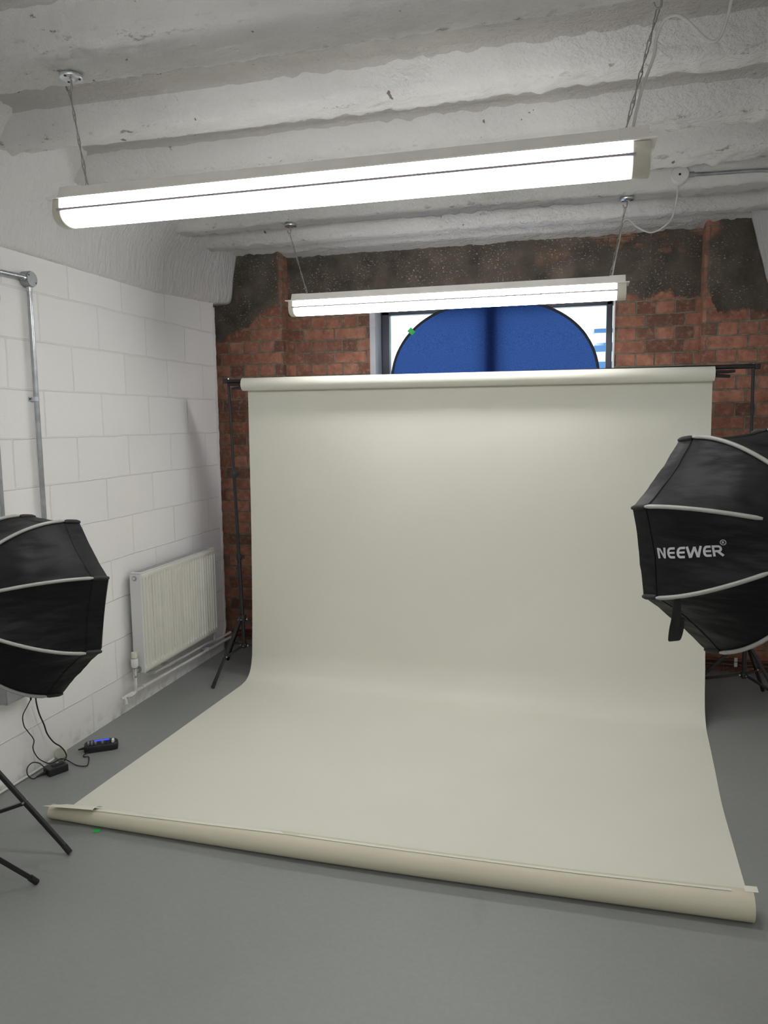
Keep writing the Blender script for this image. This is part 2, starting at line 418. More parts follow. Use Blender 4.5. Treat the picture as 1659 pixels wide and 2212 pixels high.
# plaster smear down the arris of the block wall
mb = MB()
def smear(u, v):
    z = .02 + v * 2.40
    w = .030 + .008 * noise.noise(V((0, 1, z * 9))) + .006 * noise.noise(V((0, 5, z * 35)))
    return (.001 + .006 * sin(pi * u) + .003 * noise.noise(V((u * 3, 2, z * 40))), -.243 - w * (1 - u) + .008 * noise.noise(V((3, 0, z * 14))) - (.055 * (1 - z / .17) if z < .17 else 0), z)
mb.grid(smear, 5, 160); tag(mb.build('trim_3', M['beam'], smooth=60, solid=.004), kind='structure')

mb = MB(); mb.box((-.3, -4.5, 1.5), (.2, 9.3, 3.)); tag(mb.build('sky_leak_blocker', M['brick'], smooth=0), kind='structure')  # added box behind the block wall, blocks sky light leaking past its end
mb = MB(); mb.box((WR + .05, -4.4, 1.5), (.1, 9.4, 3.)); tag(mb.build('wall_right', M['block'], smooth=0), kind='structure')
mb = MB(); mb.box((1.8, YN - .05, 1.5), (4.0, .1, 3.)); tag(mb.build('wall_front', M['block'], smooth=0), kind='structure')

# back wall: piers, rounded arrises, recess with window opening
WX0, WX1, WZ0, WZ1 = 1.048, 2.667, 1.0, 2.425
def wall_back():
    mb = MB(); uv = mb.b.loops.layers.uv.new('UVMap')
    plan = [(-.5, 0)]
    r = .028
    plan += [(.40 - r, 0)] + [(.40 - r + r * sin(a), r - r * cos(a)) for a in (pi / 8, pi / 4, 3 * pi / 8, pi / 2)] + [(.40, YB)]
    plan += [(WX0, YB), (WX1, YB), (3.186, YB), (3.186, r)]
    plan += [(3.186 + r - r * cos(a), r - r * sin(a)) for a in (pi / 8, pi / 4, 3 * pi / 8, pi / 2)] + [(3.9, 0)]
    us = [0]
    for a, b in zip(plan, plan[1:]): us.append(us[-1] + math.hypot(b[0] - a[0], b[1] - a[1]))
    zs = [0, WZ0, WZ1, 3.0]
    for i in range(len(plan) - 1):
        hole = plan[i] == (WX0, YB)
        for j in range(3):
            if hole and j == 1: continue
            co = [(plan[i], zs[j], us[i]), (plan[i + 1], zs[j], us[i + 1]), (plan[i + 1], zs[j + 1], us[i + 1]), (plan[i], zs[j + 1], us[i])]
            f = mb.b.faces.new([mb.b.verts.new((p[0], p[1], z)) for p, z, u in co])
            for l, (p, z, u) in zip(f.loops, co): l[uv].uv = (u + .045, z + 10 * .0825 + .02)
    return mb.build('wall_back', M['brick'], smooth=50, merge=1e-5)
tag(wall_back(), kind='structure')

# ribbed concrete ceiling: profile in (y, z) swept along x, then roughened
ZR, ZT = 2.75, 2.862
ribs = [(-.52, -.42), (-.97, -.845), (-1.47, -1.33), (-1.90, -1.80), (-2.39, -2.30), (-3.02, -2.80)]
prof = [(.30, 2.80, 0), (.13, 2.80, 0), (-.02, 2.812, 0), (-.032, 2.822, 0), (-.036, 2.885, 0), (-.30, 2.875, 1)]
for i, (a, b) in enumerate(ribs):
    prof += [(b + .075, ZT, 1), (b + .018, ZR + .012, 0), (b, ZR, 0), (a, ZR, 0), (a - .012, ZR + .012, 0), (a - .05, ZT - .012, 0), (a - .066, ZT, 1)]
y = -3.5
while y > -8.9:
    prof += [(y + .17, ZT, 1), (y + .1, ZR, 0), (y, ZR, 0), (y - .05, ZT, 1)]; y -= .48
prof += [(YN - .1, ZT, 1)]
def ceiling():
    pts = []
    for (y0, z0, h0), (y1, z1, h1) in zip(prof, prof[1:]):
        L = math.hypot(y1 - y0, z1 - z0); st = .021 if y0 > -3.6 else .15
        k = max(1, int(L / st))
        pts += [(y0 + (y1 - y0) * i / k, z0 + (z1 - z0) * i / k, min(h0, h1) if 0 < i else (h0 if k == 1 else min(h0, h1))) for i in range(k)]
    pts.append(prof[-1])
    edges = [a for a, b in ribs] + [b - .0 for a, b in ribs[1:]]
    mb = MB(); lay = mb.b.faces.layers.float.new('trough_shade'); lay2 = mb.b.verts.layers.float.new('edge'); nx = 230; vs = []
    for i in range(nx + 1):
        x = -.12 + 3.9 * i / nx; row = []
        for (y, z, h) in pts:
            p = V((x, y, z)); a = 1 if y > -3.6 else 0
            reg = max(0, min(1, .62 + 1.6 * noise.noise(V((x * 1.1, y * 1.1, 3)))))
            wav = .012 * noise.noise(V((x * 1.3, y * .8, 7))) + .004 * noise.noise(V((x * 6, y * 6, 1)))
            bmp = (.002 + .013 * reg) * noise.noise(V((x * 20, y * 28, z * 28))) + .007 * reg * noise.noise(V((x * 45, y * 55, z * 50)))
            yy = y + a * (.016 * noise.noise(V((x * .9, round(y * 4) / 4, 11))) + .005 * noise.noise(V((x * 16, y * 8, 5))) * (1 if z < 2.8 else .3))
            vtx = mb.b.verts.new((x, yy if y < -.3 else y, z + a * (wav * (.6 if y < -.3 else .15) + bmp)))
            vtx[lay2] = max(0, 1 - min(abs(y - e_) for e_ in edges) / .03) if z < ZR + .03 else 0; row.append(vtx)
        vs.append(row)
    for i in range(nx):
        for j in range(len(pts) - 1):
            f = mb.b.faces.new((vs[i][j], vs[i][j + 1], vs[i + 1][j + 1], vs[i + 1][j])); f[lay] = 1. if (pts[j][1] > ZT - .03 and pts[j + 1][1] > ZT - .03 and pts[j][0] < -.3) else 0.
    return mb.build('ceiling', M['ceiling'], smooth=0)
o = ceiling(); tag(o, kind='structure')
for p in o.data.polygons: p.use_smooth = True

# long edge beams the ribs run into
def beam(name, side):
    if side < 0: pr = [(-.25, 2.435), (-.06, 2.438), (-.02, 2.441), (.0, 2.447), (.012, 2.458), (.019, 2.475), (.025, 2.50), (.04, 2.60), (.06, 2.72), (.074, 2.81), (.085, 2.87), (.10, 3.0)]
    else: pr = [(3.86, 2.40), (3.57, 2.402), (3.552, 2.41), (3.542, 2.425), (3.53, 2.46), (3.48, 2.65), (3.437, 2.81), (3.42, 2.87), (3.39, 3.0)]
    q = []
    for a, b in zip(pr, pr[1:]):
        L = math.hypot(b[0] - a[0], b[1] - a[1]); k = max(1, int(L / .022))
        q += [(a[0] + (b[0] - a[0]) * i / k, a[1] + (b[1] - a[1]) * i / k) for i in range(k)]
    q.append(pr[-1]); mb = MB(); ys = [YN, -7, -5, -4] + [-3.4 + 3.395 * i / 170 for i in range(171)]; vs = []
    for y in ys:
        row = []
        for x, z in q:
            p = V((x * 8, y * 8, z * 2.5))
            d = .006 * noise.noise(p) + .004 * noise.noise(p * 3.1) + .014 * noise.noise(V((y * .8, z * 2, 4)))
            k_ = max(0, min(1, (2.75 - z) / .28)); dz = (.032 - .032 * min(1, -y / .25) - .045 * max(0, min(1, (-.2 - y) / .8))) * k_ if side < 0 else 0
            flare = 0
            if side < 0 and z > 2.6: flare = .13 * max(0, min(1, (-y - .05) / 1.0)) * min(1.4, (z - 2.6) / .2) ** 1.5
            row.append(mb.b.verts.new((x + (-d * side) + flare, y, z + dz + d * .5)))
        vs.append(row)
    for i in range(len(ys) - 1):
        for j in range(len(q) - 1): mb.b.faces.new((vs[i][j], vs[i + 1][j], vs[i + 1][j + 1], vs[i][j + 1]))
    mb.b.faces.new(vs[-1])
    o = mb.build(name, M['beam'], smooth=0)
    for p in o.data.polygons: p.use_smooth = len(p.vertices) == 4
    return tag(o, kind='structure')
beam('trim_1', -1); beam('trim_2', 1)

# window: reveals, frame, mullion, panes
win = empty('window_1', (1.86, .3, 1.0), None, None); win['kind'] = 'structure'
mb = MB(); mb.box((WX0 - .02 + .004, .25, 1.71), (.04, .25, 1.45)); mb.box((WX1 + .022, .26, 1.71), (.04, .24, 1.45))
mb.box((1.86, .25, WZ1 + .02), (1.7, .24, .04)); mb.box((1.86, .23, WZ0 - .02), (1.7, .28, .04)); mb.build('window_reveal', M['reveal'], win, smooth=0)
mb = MB(); mb.box((WX1 - .002, .127, 1.71), (.012, .014, 1.43)); mb.build('white_edge_bead', M['white_plastic'], win, smooth=0)
FY = .315
mb = MB()
mb.box((WX0 + .037, FY, 1.71), (.058, .06, 1.43)); mb.box((WX1 - .026, FY, 1.71), (.040, .06, 1.43))
mb.box((1.86, FY, WZ1 - .02), (1.62, .06, .045)); mb.box((1.86, FY, 1.03), (1.62, .06, .06)); mb.build('window_frame', M['frame_navy'], win, bevel=.004, smooth=0)
mb = MB(); mb.box((1.852, FY, 1.71), (.10, .07, 1.40)); mb.build('mullion', M['frame_navy'], win, bevel=.004, smooth=0)
for a, b in ((1.113, 1.802), (1.902, 2.622)):
    mb = MB(); mb.box(((a + b) / 2, FY, 1.72), (b - a, .006, 1.34)); mb.build('pane', M['glass'], win, smooth=0)

# pale building far outside the window
bl = empty('office_building', (6.9, 32, 0), 'distant pale building with blue glazed bands seen through right window pane', 'building')
mb = MB(); mb.box((6.9, 34, 2.9), (8., 4, 5.8)); mb.build('facade', M['facade'], bl, smooth=0)
mb = MB(); mb.box((6.9, 34, 5.85), (8.2, 4.2, .1)); mb.build('roof_edge', M['white_plastic'], bl, smooth=0)

# ------------------------------------------------------------------ blue collapsible cloth in the window
ref = empty('collapsible_background', (1.87, .20, 1.0), 'blue oval collapsible cloth background with black rim leaning in the window', 'backdrop')
def oval(a, k=1.):
    c, s = cos(a), sin(a); e = 2 / 2.25
    x = 1.859 + .720 * k * math.copysign(abs(c) ** e, c)
    zc = 1.866
    z = zc + (.578 * k * abs(s) ** e if s >= 0 else -.86 * k * abs(s) ** e)
    return (x, .252 - .012 * (z - 1.0), z)
mb = MB(); ctr = mb.b.verts.new(oval(0, 0)); prev = None
rings = [[mb.b.verts.new(oval(2 * pi * i / 96, k)) for i in range(96)] for k in (.25, .5, .75, 1.)]
for i in range(96):
    mb.b.faces.new((ctr, rings[0][i], rings[0][(i + 1) % 96]))
    for A, B in zip(rings, rings[1:]): mb.b.faces.new((A[i], B[i], B[(i + 1) % 96], A[(i + 1) % 96]))
mb.build('blue_cloth', M['blue_cloth'], ref, smooth=60)
mb = MB(); mb.tube([oval(2 * pi * i / 96, 1.0) for i in range(96)], .009, 8, True); mb.build('rim', M['webbing'], ref)
a = R(140)
p = V(oval(a)); q = V(oval(a + .05)); tdir = (q - p).normalized(); yv = V((0, 1, 0)); rot = Matrix((tdir, yv, tdir.cross(yv))).transposed()
mb = MB(); mb.box(p + V((0, -.0115, 0)), (.036, .003, .046), rot)
tag(mb.build('green_tape', M['green_tape'], bevel=.0005, smooth=0), 'small green tape tab stuck over black rim of blue window cloth', 'tape')

# ------------------------------------------------------------------ batten lamps
def lamp(y, zt, xc, mt, mp, label):
    t = empty('batten_lamp', (xc, y, zt - .12), label, 'ceiling lamp', 'twin battens hung on chains')
    mb = MB(); mb.prism([(-.030, zt), (.030, zt), (.047, zt - .036), (-.047, zt - .036)], xc - .90, xc + .90); mb.build('spine', M['fixture'], t, bevel=.002, smooth=0)
    mb = MB(); mb.box((xc - .006, y * 0, zt - .0385), (1.88, .118, .005)); mb.build('flange', M['fixture'], t, smooth=0)
    mb = MB()
    mb.prism([(-.052, zt - .041), (.052, zt - .041), (.055, zt - .075), (-.055, zt - .075)], xc - .905, xc + .875)
    mb.build('lit_tube_housing', mt, t, smooth=0)
    mb = MB(); mb.box((xc - .015, 0, zt - .0768), (1.79, .1215, .0065)); mb.build('seam', M['lamp_seam'], t, smooth=0)
    mb = MB(); pr = [(.0545 * cos(a), zt - .078 - .042 * abs(sin(a)) ** .8) for a in [pi * i / 16 for i in range(17)]]
    mb.prism(pr, xc - .90, xc + .875); mb.build('diffuser', mp, t, smooth=30)
    for sx, w in ((-1, .028), (1, .045)):
        x0 = xc - .93 if sx < 0 else xc + .875
        mb = MB(); pr = [(.050, zt - .041), (.056, zt - .078)] + [(.056 * cos(a), zt - .078 - .044 * abs(sin(a)) ** .8) for a in [pi * i / 12 for i in range(1, 12)]] + [(-.056, zt - .078), (-.050, zt - .041)]
        mb.prism(pr, x0, x0 + w); mb.build('end_cap', M['cream_plastic'], t, bevel=.003, smooth=40)
        mb = MB(); x1 = xc + sx * .875
        mb.prism([(-.031, zt + .002), (.031, zt + .002), (.048, zt - .034), (-.048, zt - .034)], x1 - .04, x1 + .04); mb.build('spine_sleeve', M['fixture'], t, bevel=.002, smooth=0)
    for ch in [x for x in C.objects if x.parent == t]: ch.location.y += y
    return t
lamp(-2.86, 2.394, 1.724, M['tube'], M['prism'], 'long lit white batten lamp hanging nearest the camera across the ceiling')
def dimmer(m, k):
    m = m.copy(); n = NT(m); l_ = n.b.inputs['Emission Strength'].links[0]; src = l_.from_socket
    n.l(n.math('MULTIPLY', src, k), n.b.inputs['Emission Strength']); return m
lamp(-.915, 2.354, 1.765, dimmer(M['tube'], .84), dimmer(M['prism'], .84), 'lit white batten lamp further back hanging in front of the window')

# hooks, chains and flexes
ceil_v = [v.co.copy() for v in bpy.data.objects['ceiling'].data.vertices if v.co.y > -3.2 and v.co.z < 2.8]
def under(x, y, r=.045): return min([c.z for c in ceil_v if abs(c.x - x) < r and abs(c.y - y) < r] or [ZR])
def hook(x, y, label):
    z = under(x, y, .06) - .007
    t = empty('ceiling_hook', (x, y, z), label, 'hook', 'round ceiling hook plates')
    mb = MB(); mb.lathe([(.004, -.006), (.012, -.0075), (.016, -.005), (.020, -.003), (.0345, -.0025), (.036, .0), (.036, .006)], (x, y, z), (0, 0, 1), 32); mb.build('hook_plate', M['zinc'], t)
    for a in (.4, .4 + pi * 2 / 3, .4 + pi * 4 / 3):
        mb = MB(); mb.cyl((x + .026 * cos(a), y + .026 * sin(a), z - .0045), (x + .026 * cos(a), y + .026 * sin(a), z), .0042, seg=10); mb.build('screw_hole', M['dark_slot'], t)
    mb = MB(); pts = [(x, y, z - .004), (x, y, z - .028)] + [(x - .009 + .009 * cos(a), y, z - .03 - .010 * sin(a)) for a in [pi * i / 8 for i in range(1, 8)]] + [(x - .020, y, z - .024)]
    mb.tube(pts, .0032, 8); mb.build('hook_wire', M['chain'], t); return t
def chain(a, b, label):
    a, b = V(a), V(b); d = b - a; L = d.length; k = max(4, round(L / .0385)); pit = L / k; u = d.normalized()
    t = empty('hanging_chain', a, label, 'chain', 'lamp chains')
    s1 = u.cross(V((0, 1, 0))).normalized(); s2 = u.cross(s1)
    for i in range(k):
        c = a + u * (pit * (i + .5)); ang = random.uniform(-.3, .3) + (i % 2) * 1.2 + .5
        w1 = s1 * cos(ang) + s2 * sin(ang); w2 = u.cross(w1); h = pit * .5 + .003; pts = []
        for j in range(20):     # wire loop twisted a quarter turn, as jack chain is
            th = 2 * pi * j / 20; al = cos(th) * h; wd = .0075 * sin(th) * (.35 + .65 * abs(cos(th)))
            tw = (al / h) * .75; dirv = w1 * cos(tw) + w2 * sin(tw)
            pts.append(c + u * al + dirv * wd)
        mb = MB(); mb.tube(pts, .0017, 6, True); mb.build('link', M['chain'], t, smooth=60)
    return t
HK = [((.862, -2.87), (.894, -2.86, 2.394), 'front lamp, left end'), ((2.664, -2.85), (2.579, -2.86, 2.394), 'front lamp, right end'),
      ((.843, -.915), (.935, -.915, 2.354), 'rear lamp, left end'), ((2.679, -.915), (2.605, -.915, 2.354), 'rear lamp, right end')]
for (x, y), b, w in HK:
    hook(x, y, 'round zinc ceiling hook plate above ' + w)
    chain((x - .008, y, under(x, y, .06) - .047), b, 'thin grey wire chain holding ' + w)
def cable(name, pts, r, m, label, cat='cable', k=8, seg=8, group=None):
    mb = MB(); mb.tube(spline(pts, k), r, seg); return tag(mb.build(name, m, smooth=60), label, cat, group)
cable('lamp_flex', [(2.598, -2.853, 2.396), (2.607, -2.85, 2.446), (2.622, -2.85, 2.51), (2.648, -2.85, 2.583), (2.652, -2.855, 2.62), (2.660, -2.87, 2.645), (2.673, -2.89, 2.656), (2.696, -2.9, 2.656), (2.719, -2.9, 2.643), (2.742, -2.9, 2.62),
      (2.767, -2.9, 2.592), (2.788, -2.9, 2.580), (2.804, -2.9, 2.589), (2.817, -2.9, 2.623), (2.828, -2.9, 2.674), (2.836, -2.9, 2.756)], .0042, M['white_cable'], 'white flex looping from ceiling down chain to nearest lamp')
cable('lamp_flex', [(2.614, -.908, 2.356), (2.632, -.905, 2.465), (2.646, -.905, 2.533), (2.656, -.905, 2.601), (2.668, -.915, 2.632), (2.692, -.94, 2.626), (2.726, -.95, 2.588), (2.772, -.95, 2.561), (2.805, -.95, 2.555), (2.849, -.955, 2.572),
      (2.891, -.965, 2.612), (2.909, -.98, 2.685), (2.914, -.99, 2.77), (2.917, -1.018, 2.800)], .0042, M['white_cable'], 'white flex looping from round white box down chain to rear lamp')

jb = empty('ceiling_junction_box', (2.918, -.99, 2.803), 'round white junction box on ceiling rib with flex hanging out', 'junction box')
mb = MB(); mb.lathe([(.040, .03), (.043, .0), (.043, -.018), (.040, -.022)], (2.918, -1.0, 2.803), (0, 1, -.12), 36); mb.build('box_body', M['white_plastic'], jb)
mb = MB(); mb.lathe([(.0395, -.0225), (.006, -.0235)], (2.918, -1.0, 2.803), (0, 1, -.12), 36); mb.build('cover', M['white_plastic'], jb)
mb = MB(); mb.cyl((2.917, -1.026, 2.803), (2.917, -1.02, 2.803), .0055, seg=12); mb.build('cable_hole', M['dark_slot'], jb)
cd = empty('ceiling_conduit', (3.3, -1.0, 2.80), 'grey conduit along ceiling rib right of the white junction box', 'conduit')
mb = MB(); mb.tube(spline([(2.965, -1.002, 2.803), (3.1, -1.0, 2.80), (3.25, -1.0, 2.797), (3.32, -1.0, 2.79), (3.36, -1.0, 2.77), (3.40, -1.0, 2.75)], 6), .0095, 12); mb.build('conduit_tube', M['conduit'], cd)
mb = MB(); mb.cyl((2.955, -1.003, 2.803), (2.985, -1.002, 2.803), .0125, seg=14); mb.build('coupler', M['cast'], cd)

# ------------------------------------------------------------------ left wall services
def conduit(y, z0, z1, label, clipz, top=None):
    t = empty('wall_conduit', (.02, y, z0), label, 'conduit', 'wall conduits')
    mb = MB(); mb.cyl((.024, y, z0), (.024, y, z1), .0115, seg=16)
    if top: mb.cyl((.024, top[0], top[1]), (.024, top[2], top[3]), .0115, seg=16)
    mb.build('conduit_tube', M['conduit'], t)
    for cz in clipz:
        s = empty('saddle_clip', (.012, y, cz), None, None); s.parent = t; s.matrix_parent_inverse = parent_inv(t)
        mb = MB(); pts = [(.004, y - .026, cz), (.004, y - .015, cz), (.018, y - .0135, cz), (.033, y - .008, cz), (.037, y, cz), (.033, y + .008, cz), (.018, y + .0135, cz), (.004, y + .015, cz), (.004, y + .026, cz)]
        vs = [[mb.b.verts.new((p[0], p[1], cz + dz)) for dz in (-.009, .009)] for p in pts]
        for A, B in zip(vs, vs[1:]): mb.b.faces.new((A[0], B[0], B[1], A[1]))
        mb.build('saddle_strap', M['zinc'], s, solid=.002, smooth=60)
        
        for sy in (-.022, .022): mb = MB(); mb.sphere((.007, y + sy, cz), .0035, seg=8); mb.build('saddle_screw', M['dark_slot'], s)
    return t
conduit(-2.10, .62, 2.235, 'steel conduit running down white block wall from round grey box', (1.745,))
conduit(-2.365, .49, 2.36, 'steel conduit on white block wall at left photo edge', (1.745,))
t = empty('wall_conduit', (.02, -2.6, 2.28), 'short horizontal steel conduit entering left of round grey box', 'conduit', 'wall conduits')
mb = MB(); mb.cyl((.03, -3.2, 2.262), (.03, -2.14, 2.288), .0115, seg=16); mb.build('conduit_tube', M['conduit'], t)
t = empty('wall_junction_box', (.02, -2.10, 2.285), 'round grey metal junction box high on white block wall', 'junction box')
mb = MB(); mb.lathe([(.036, 0), (.036, .036), (.034, .039)], (.002, -2.10, 2.285), (1, 0, 0), 36); mb.build('box_body', M['cast'], t)
mb = MB(); mb.lathe([(.0335, .0395), (.033, .0425), (.004, .0425)], (.002, -2.10, 2.285), (1, 0, 0), 36); mb.build('lid', M['cast'], t)
for a_, b_ in (((.024, -2.10, 2.25), (.024, -2.10, 2.232)), ((.028, -2.136, 2.287), (.028, -2.150, 2.287))): mb = MB(); mb.cyl(a_, b_, .0145, seg=16); mb.build('spout', M['zinc'], t)
for a_, b_ in ((-2.122, 2.300), (-2.078, 2.270)): mb = MB(); mb.cyl((.043, a_, b_), (.0455, a_, b_), .0035, seg=10); mb.build('lid_screw', M['dark_slot'], t)
t = empty('wall_fitting', (.02, -2.345, 2.165), 'white round fitting cut by left photo edge below horizontal conduit', 'wall fitting')
mb = MB(); mb.lathe([(.045, 0), (.045, .03), (.038, .036)], (.002, -2.345, 2.168), (1, 0, 0), 30); mb.build('base', M['white_plastic'], t)
mb = MB(); mb.lathe([(.03, .036), (.03, .05), (.022, .056)], (.002, -2.345, 2.168), (1, 0, 0), 30); mb.build('cap', M['cream_plastic'], t)

t = empty('wall_socket', (.02, -2.365, .44), 'grey metal surface socket on white wall behind left softbox', 'socket')
mb = MB(); mb.box((.022, -2.365, .437), (.042, .15, .09)); mb.build('socket_box', M['cast'], t, bevel=.006, smooth=0)
mb = MB(); mb.box((.044, -2.365, .437), (.004, .146, .086)); mb.build('faceplate', M['cast'], t, bevel=.002, smooth=0)
t = empty('mains_plug', (.06, -2.312, .425), 'black mains plug in grey wall socket under left softbox', 'plug')
mb = MB(); mb.box((.066, -2.315, .430), (.036, .05, .052)); mb.build('plug_body', M['plastic_black'], t, bevel=.006, smooth=0)
mb = MB(); mb.cyl((.066, -2.315, .405), (.062, -2.314, .375), .007, .0035, 12); mb.build('strain_relief', M['rubber'], t)
cable('thin_charger_cable', [(.062, -2.314, .378), (.04, -2.312, .345), (.022, -2.325, .30), (.02, -2.319, .25), (.02, -2.298, .215), (.018, -2.261, .158), (.02, -2.273, .125), (.02, -2.259, .085), (.022, -2.23, .045), (.04, -2.19, .012), (.05, -2.15, .010), (.06, -2.135, .013), (.101, -2.142, .012),
       (.165, -2.163, .0045), (.215, -2.161, .0045), (.206, -2.128, .0045), (.165, -2.07, .0045), (.142, -2.075, .0045), (.128, -2.055, .0045), (.140, -2.025, .012)], .0024, M['rubber'], 'thin black cable from wall plug trailing to battery charger')
cable('softbox_power_cable', [(.06, -2.25, .46), (.045, -2.252, .386), (.036, -2.251, .354), (.03, -2.23, .279), (.03, -2.202, .211), (.03, -2.184, .157), (.032, -2.147, .10), (.05, -2.125, .071), (.08, -2.132, .052), (.11, -2.16, .042), (.122, -2.19, .036)], .0034, M['rubber'], 'thicker black cable dropping from behind left softbox to power adapter')
t = empty('power_adapter', (.112, -2.24, 0), 'black power adapter block with label on grey floor by the wall', 'power adapter', rot=(0, 0, R(64)))
mb = MB(); mb.box((.112, -2.24, .0175), (.092, .066, .035), Matrix.Rotation(R(64), 3, 'Z')); mb.build('adapter_body', M['plastic_black'], t, bevel=.004, smooth=0)
mb = MB(); mb.box((.118, -2.232, .0365), (.055, .022, .004), Matrix.Rotation(R(64), 3, 'Z')); mb.build('raised_plate', M['rubber'], t, bevel=.001, smooth=0)
mb = MB(); mb.box((.104, -2.218, .0362), (.012, .004, .0015), Matrix.Rotation(R(64), 3, 'Z')); mb.build('white_mark', M['print'], t, smooth=0)
mb = MB(); mb.cyl((.085, -2.28, .014), (.068, -2.318, .008), .008, .0035, 12); mb.build('strain_relief', M['rubber'], t)
cable('adapter_lead', [(.070, -2.315, .008), (.068, -2.345, .012), (.05, -2.353, .035), (.032, -2.330, .055), (.036, -2.30, .066), (.05, -2.273, .052), (.07, -2.268, .034), (.085, -2.262, .026)], .0026, M['rubber'], 'short black lead looping back onto power adapter')
# battery charger with cells
ca = R(33); rz = Matrix.Rotation(ca, 3, 'Z'); co = V((.168, -1.972, 0)); tilt = rz @ Matrix.Rotation(R(14), 3, 'X')
def cl(x, y, z): return co + rz @ V((x, y, z))
t = empty('battery_charger', co, 'black multi-bay battery charger with lit blue display on grey floor', 'battery charger', rot=(0, 0, ca))
mb = MB(); k = 40
def rr(i, s=1., L=.080, W=.030):
    a = 2 * pi * i / k; c, s_ = cos(a), sin(a); e = 2 / 4.2
    return (L * s * math.copysign(abs(c) ** e, c), W * s * math.copysign(abs(s_) ** e, s_))
lv = [(1.0, 0, 0), (1.02, .018, .018), (1., .030, .038), (.93, .034, .043)]
rings = [[mb.b.verts.new(cl(x, y, z0 + (z1 - z0) * (y + .03) / .06)) for x, y in [rr(i, s) for i in range(k)]] for s, z0, z1 in lv]
for A, B in zip(rings, rings[1:]):
    for i in range(k): mb.b.faces.new((A[i], A[(i + 1) % k], B[(i + 1) % k], B[i]))
mb.b.faces.new(rings[0][::-1]); mb.b.faces.new(rings[-1]); mb.build('charger_body', M['plastic_black'], t, smooth=50)
def top_z(y): return .034 + .009 * (y + .03) / .06
mb = MB(); mb.box(cl(.003, .017, top_z(.017) + .0008), (.072, .011, .002), tilt @ Matrix.Rotation(R(-6), 3, 'X')); mb.build('blue_display', M['blue_screen'], t, smooth=0)
for i in range(8): mb = MB(); mb.box(cl(-.058 + i * .0165, -.008, top_z(-.008) + .0005), (.0135, .030, .0015), rz @ Matrix.Rotation(R(8.5), 3, 'X')); mb.build('battery_bay', M['dark_slot'], t, smooth=0)
mb = MB(); mb.cyl(cl(-.079, .006, .016), cl(-.108, .010, .010), .0065, .004, 12); mb.build('power_jack', M['rubber'], t)
for i, (k_, m_, w) in enumerate(((0, 'battery_grey', 'grey battery in the leftmost charger bay'), (1, 'battery_grey', 'grey battery in the second charger bay from left'), (2, 'battery_grey', 'grey battery in the third charger bay from left'),
                              (4, 'battery_grey', 'single grey battery alone in the middle charger bay'), (7, 'white_plastic', 'white battery in the rightmost charger bay'))):
    x = -.058 + k_ * .0165; r = .0055 if k_ < 7 else .0068
    tb = empty('battery', cl(x, -.008, .04), w, 'battery', 'cells in the charger')
    mb = MB(); mb.lathe([(r, 0), (r, .024), (r * .9, .025)], cl(x, -.021, top_z(-.021) + .006), rz @ V((0, 1, .15)), 14); mb.build('cell_body', M[m_], tb)
    mb = MB(); mb.lathe([(r * .4, .0252), (r * .4, .027)], cl(x, -.021, top_z(-.021) + .006), rz @ V((0, 1, .15)), 10); mb.build('terminal', M['screw'], tb)
cable('skirting_cable', [(.016, -3.2, .009), (.016, -2.6, .009), (.017, -2.49, .010), (.019, -2.38, .008), (.022, -2.26, .008), (.03, -2.15, .016)], .0065, M['white_cable'], 'white cable running along foot of white block wall')
t = empty('cream_disc', (.05, -2.115, 0), 'cream round disc at foot of wall where white cable ends', 'disc')
mb = MB(); mb.lathe([(.027, 0), (.029, .003), (.029, .014), (.026, .018)], (.036, -2.105, .0295), (.45, -.88, .12), 32); mb.build('disc_body', M['cream_plastic'], t)
mb = MB(); mb.lathe([(.0255, .0182), (.018, .019)], (.036, -2.105, .0295), (.45, -.88, .12), 32); mb.build('disc_face', M['cream_plastic'], t)

# ------------------------------------------------------------------ radiator and pipes
ry0, ry1, rz0, rz1, rx = -1.455, -.565, .215, .795, .105
t = empty('radiator', (.05, -1.0, rz0), 'white corrugated panel radiator mounted low on white block wall', 'radiator')
mb = MB(); nrib = 27
def panel(u, v):
    y = ry0 + .012 + (ry1 - ry0 - .024) * u; z = rz0 + (rz1 - rz0) * v
    e = min(1, max(0, (min(v, 1 - v) - .055) / .03)); ph = (u * (nrib + .6) - .3) ; f = ph % 1
    g = 1 if .30 < f < .70 else (max(0, (f - .15) / .15) if f <= .30 else max(0, (.85 - f) / .15)); g = 0 if not 0 <= ph <= nrib else g
    roll = .012 * (1 - min(1, min(v, 1 - v) / .02)) ** 2
    return (rx - .014 * (1 - g) * e - roll, y, z)
mb.grid(panel, (nrib + 1) * 10, 60); mb.build('front_panel', M['radiator'], t, smooth=70)
mb = MB(); mb.box((.052, (ry0 + ry1) / 2, .505), (.008, ry1 - ry0 - .05, .52)); mb.build('rear_panel', M['radiator'], t, smooth=0)
for yy in (ry0 + .006, ry1 - .006):
    mb = MB(); mb.box((.069, yy, (rz0 + rz1) / 2), (.072, .012, rz1 - rz0 - .01)); mb.build('side_cover', M['radiator_side'], t, bevel=.003, smooth=0)
mb = MB(); mb.box((.068, (ry0 + ry1) / 2, rz1 - .002), (.068, ry1 - ry0, .004))
mb.build('top_rail', M['radiator_side'], t, bevel=.002, smooth=0)
for i in range(34): mb = MB(); mb.box((.066, ry0 + .04 + i * .0245, rz1 + .0005), (.046, .012, .002)); mb.build('grille_slot', M['cast'], t, smooth=0)
mb = MB(); mb.lathe([(.014, 0), (.014, .003)], (.066, ry0 - .0005, .765), (0, -1, 0), 20); mb.build('blanking_plug', M['cast'], t)
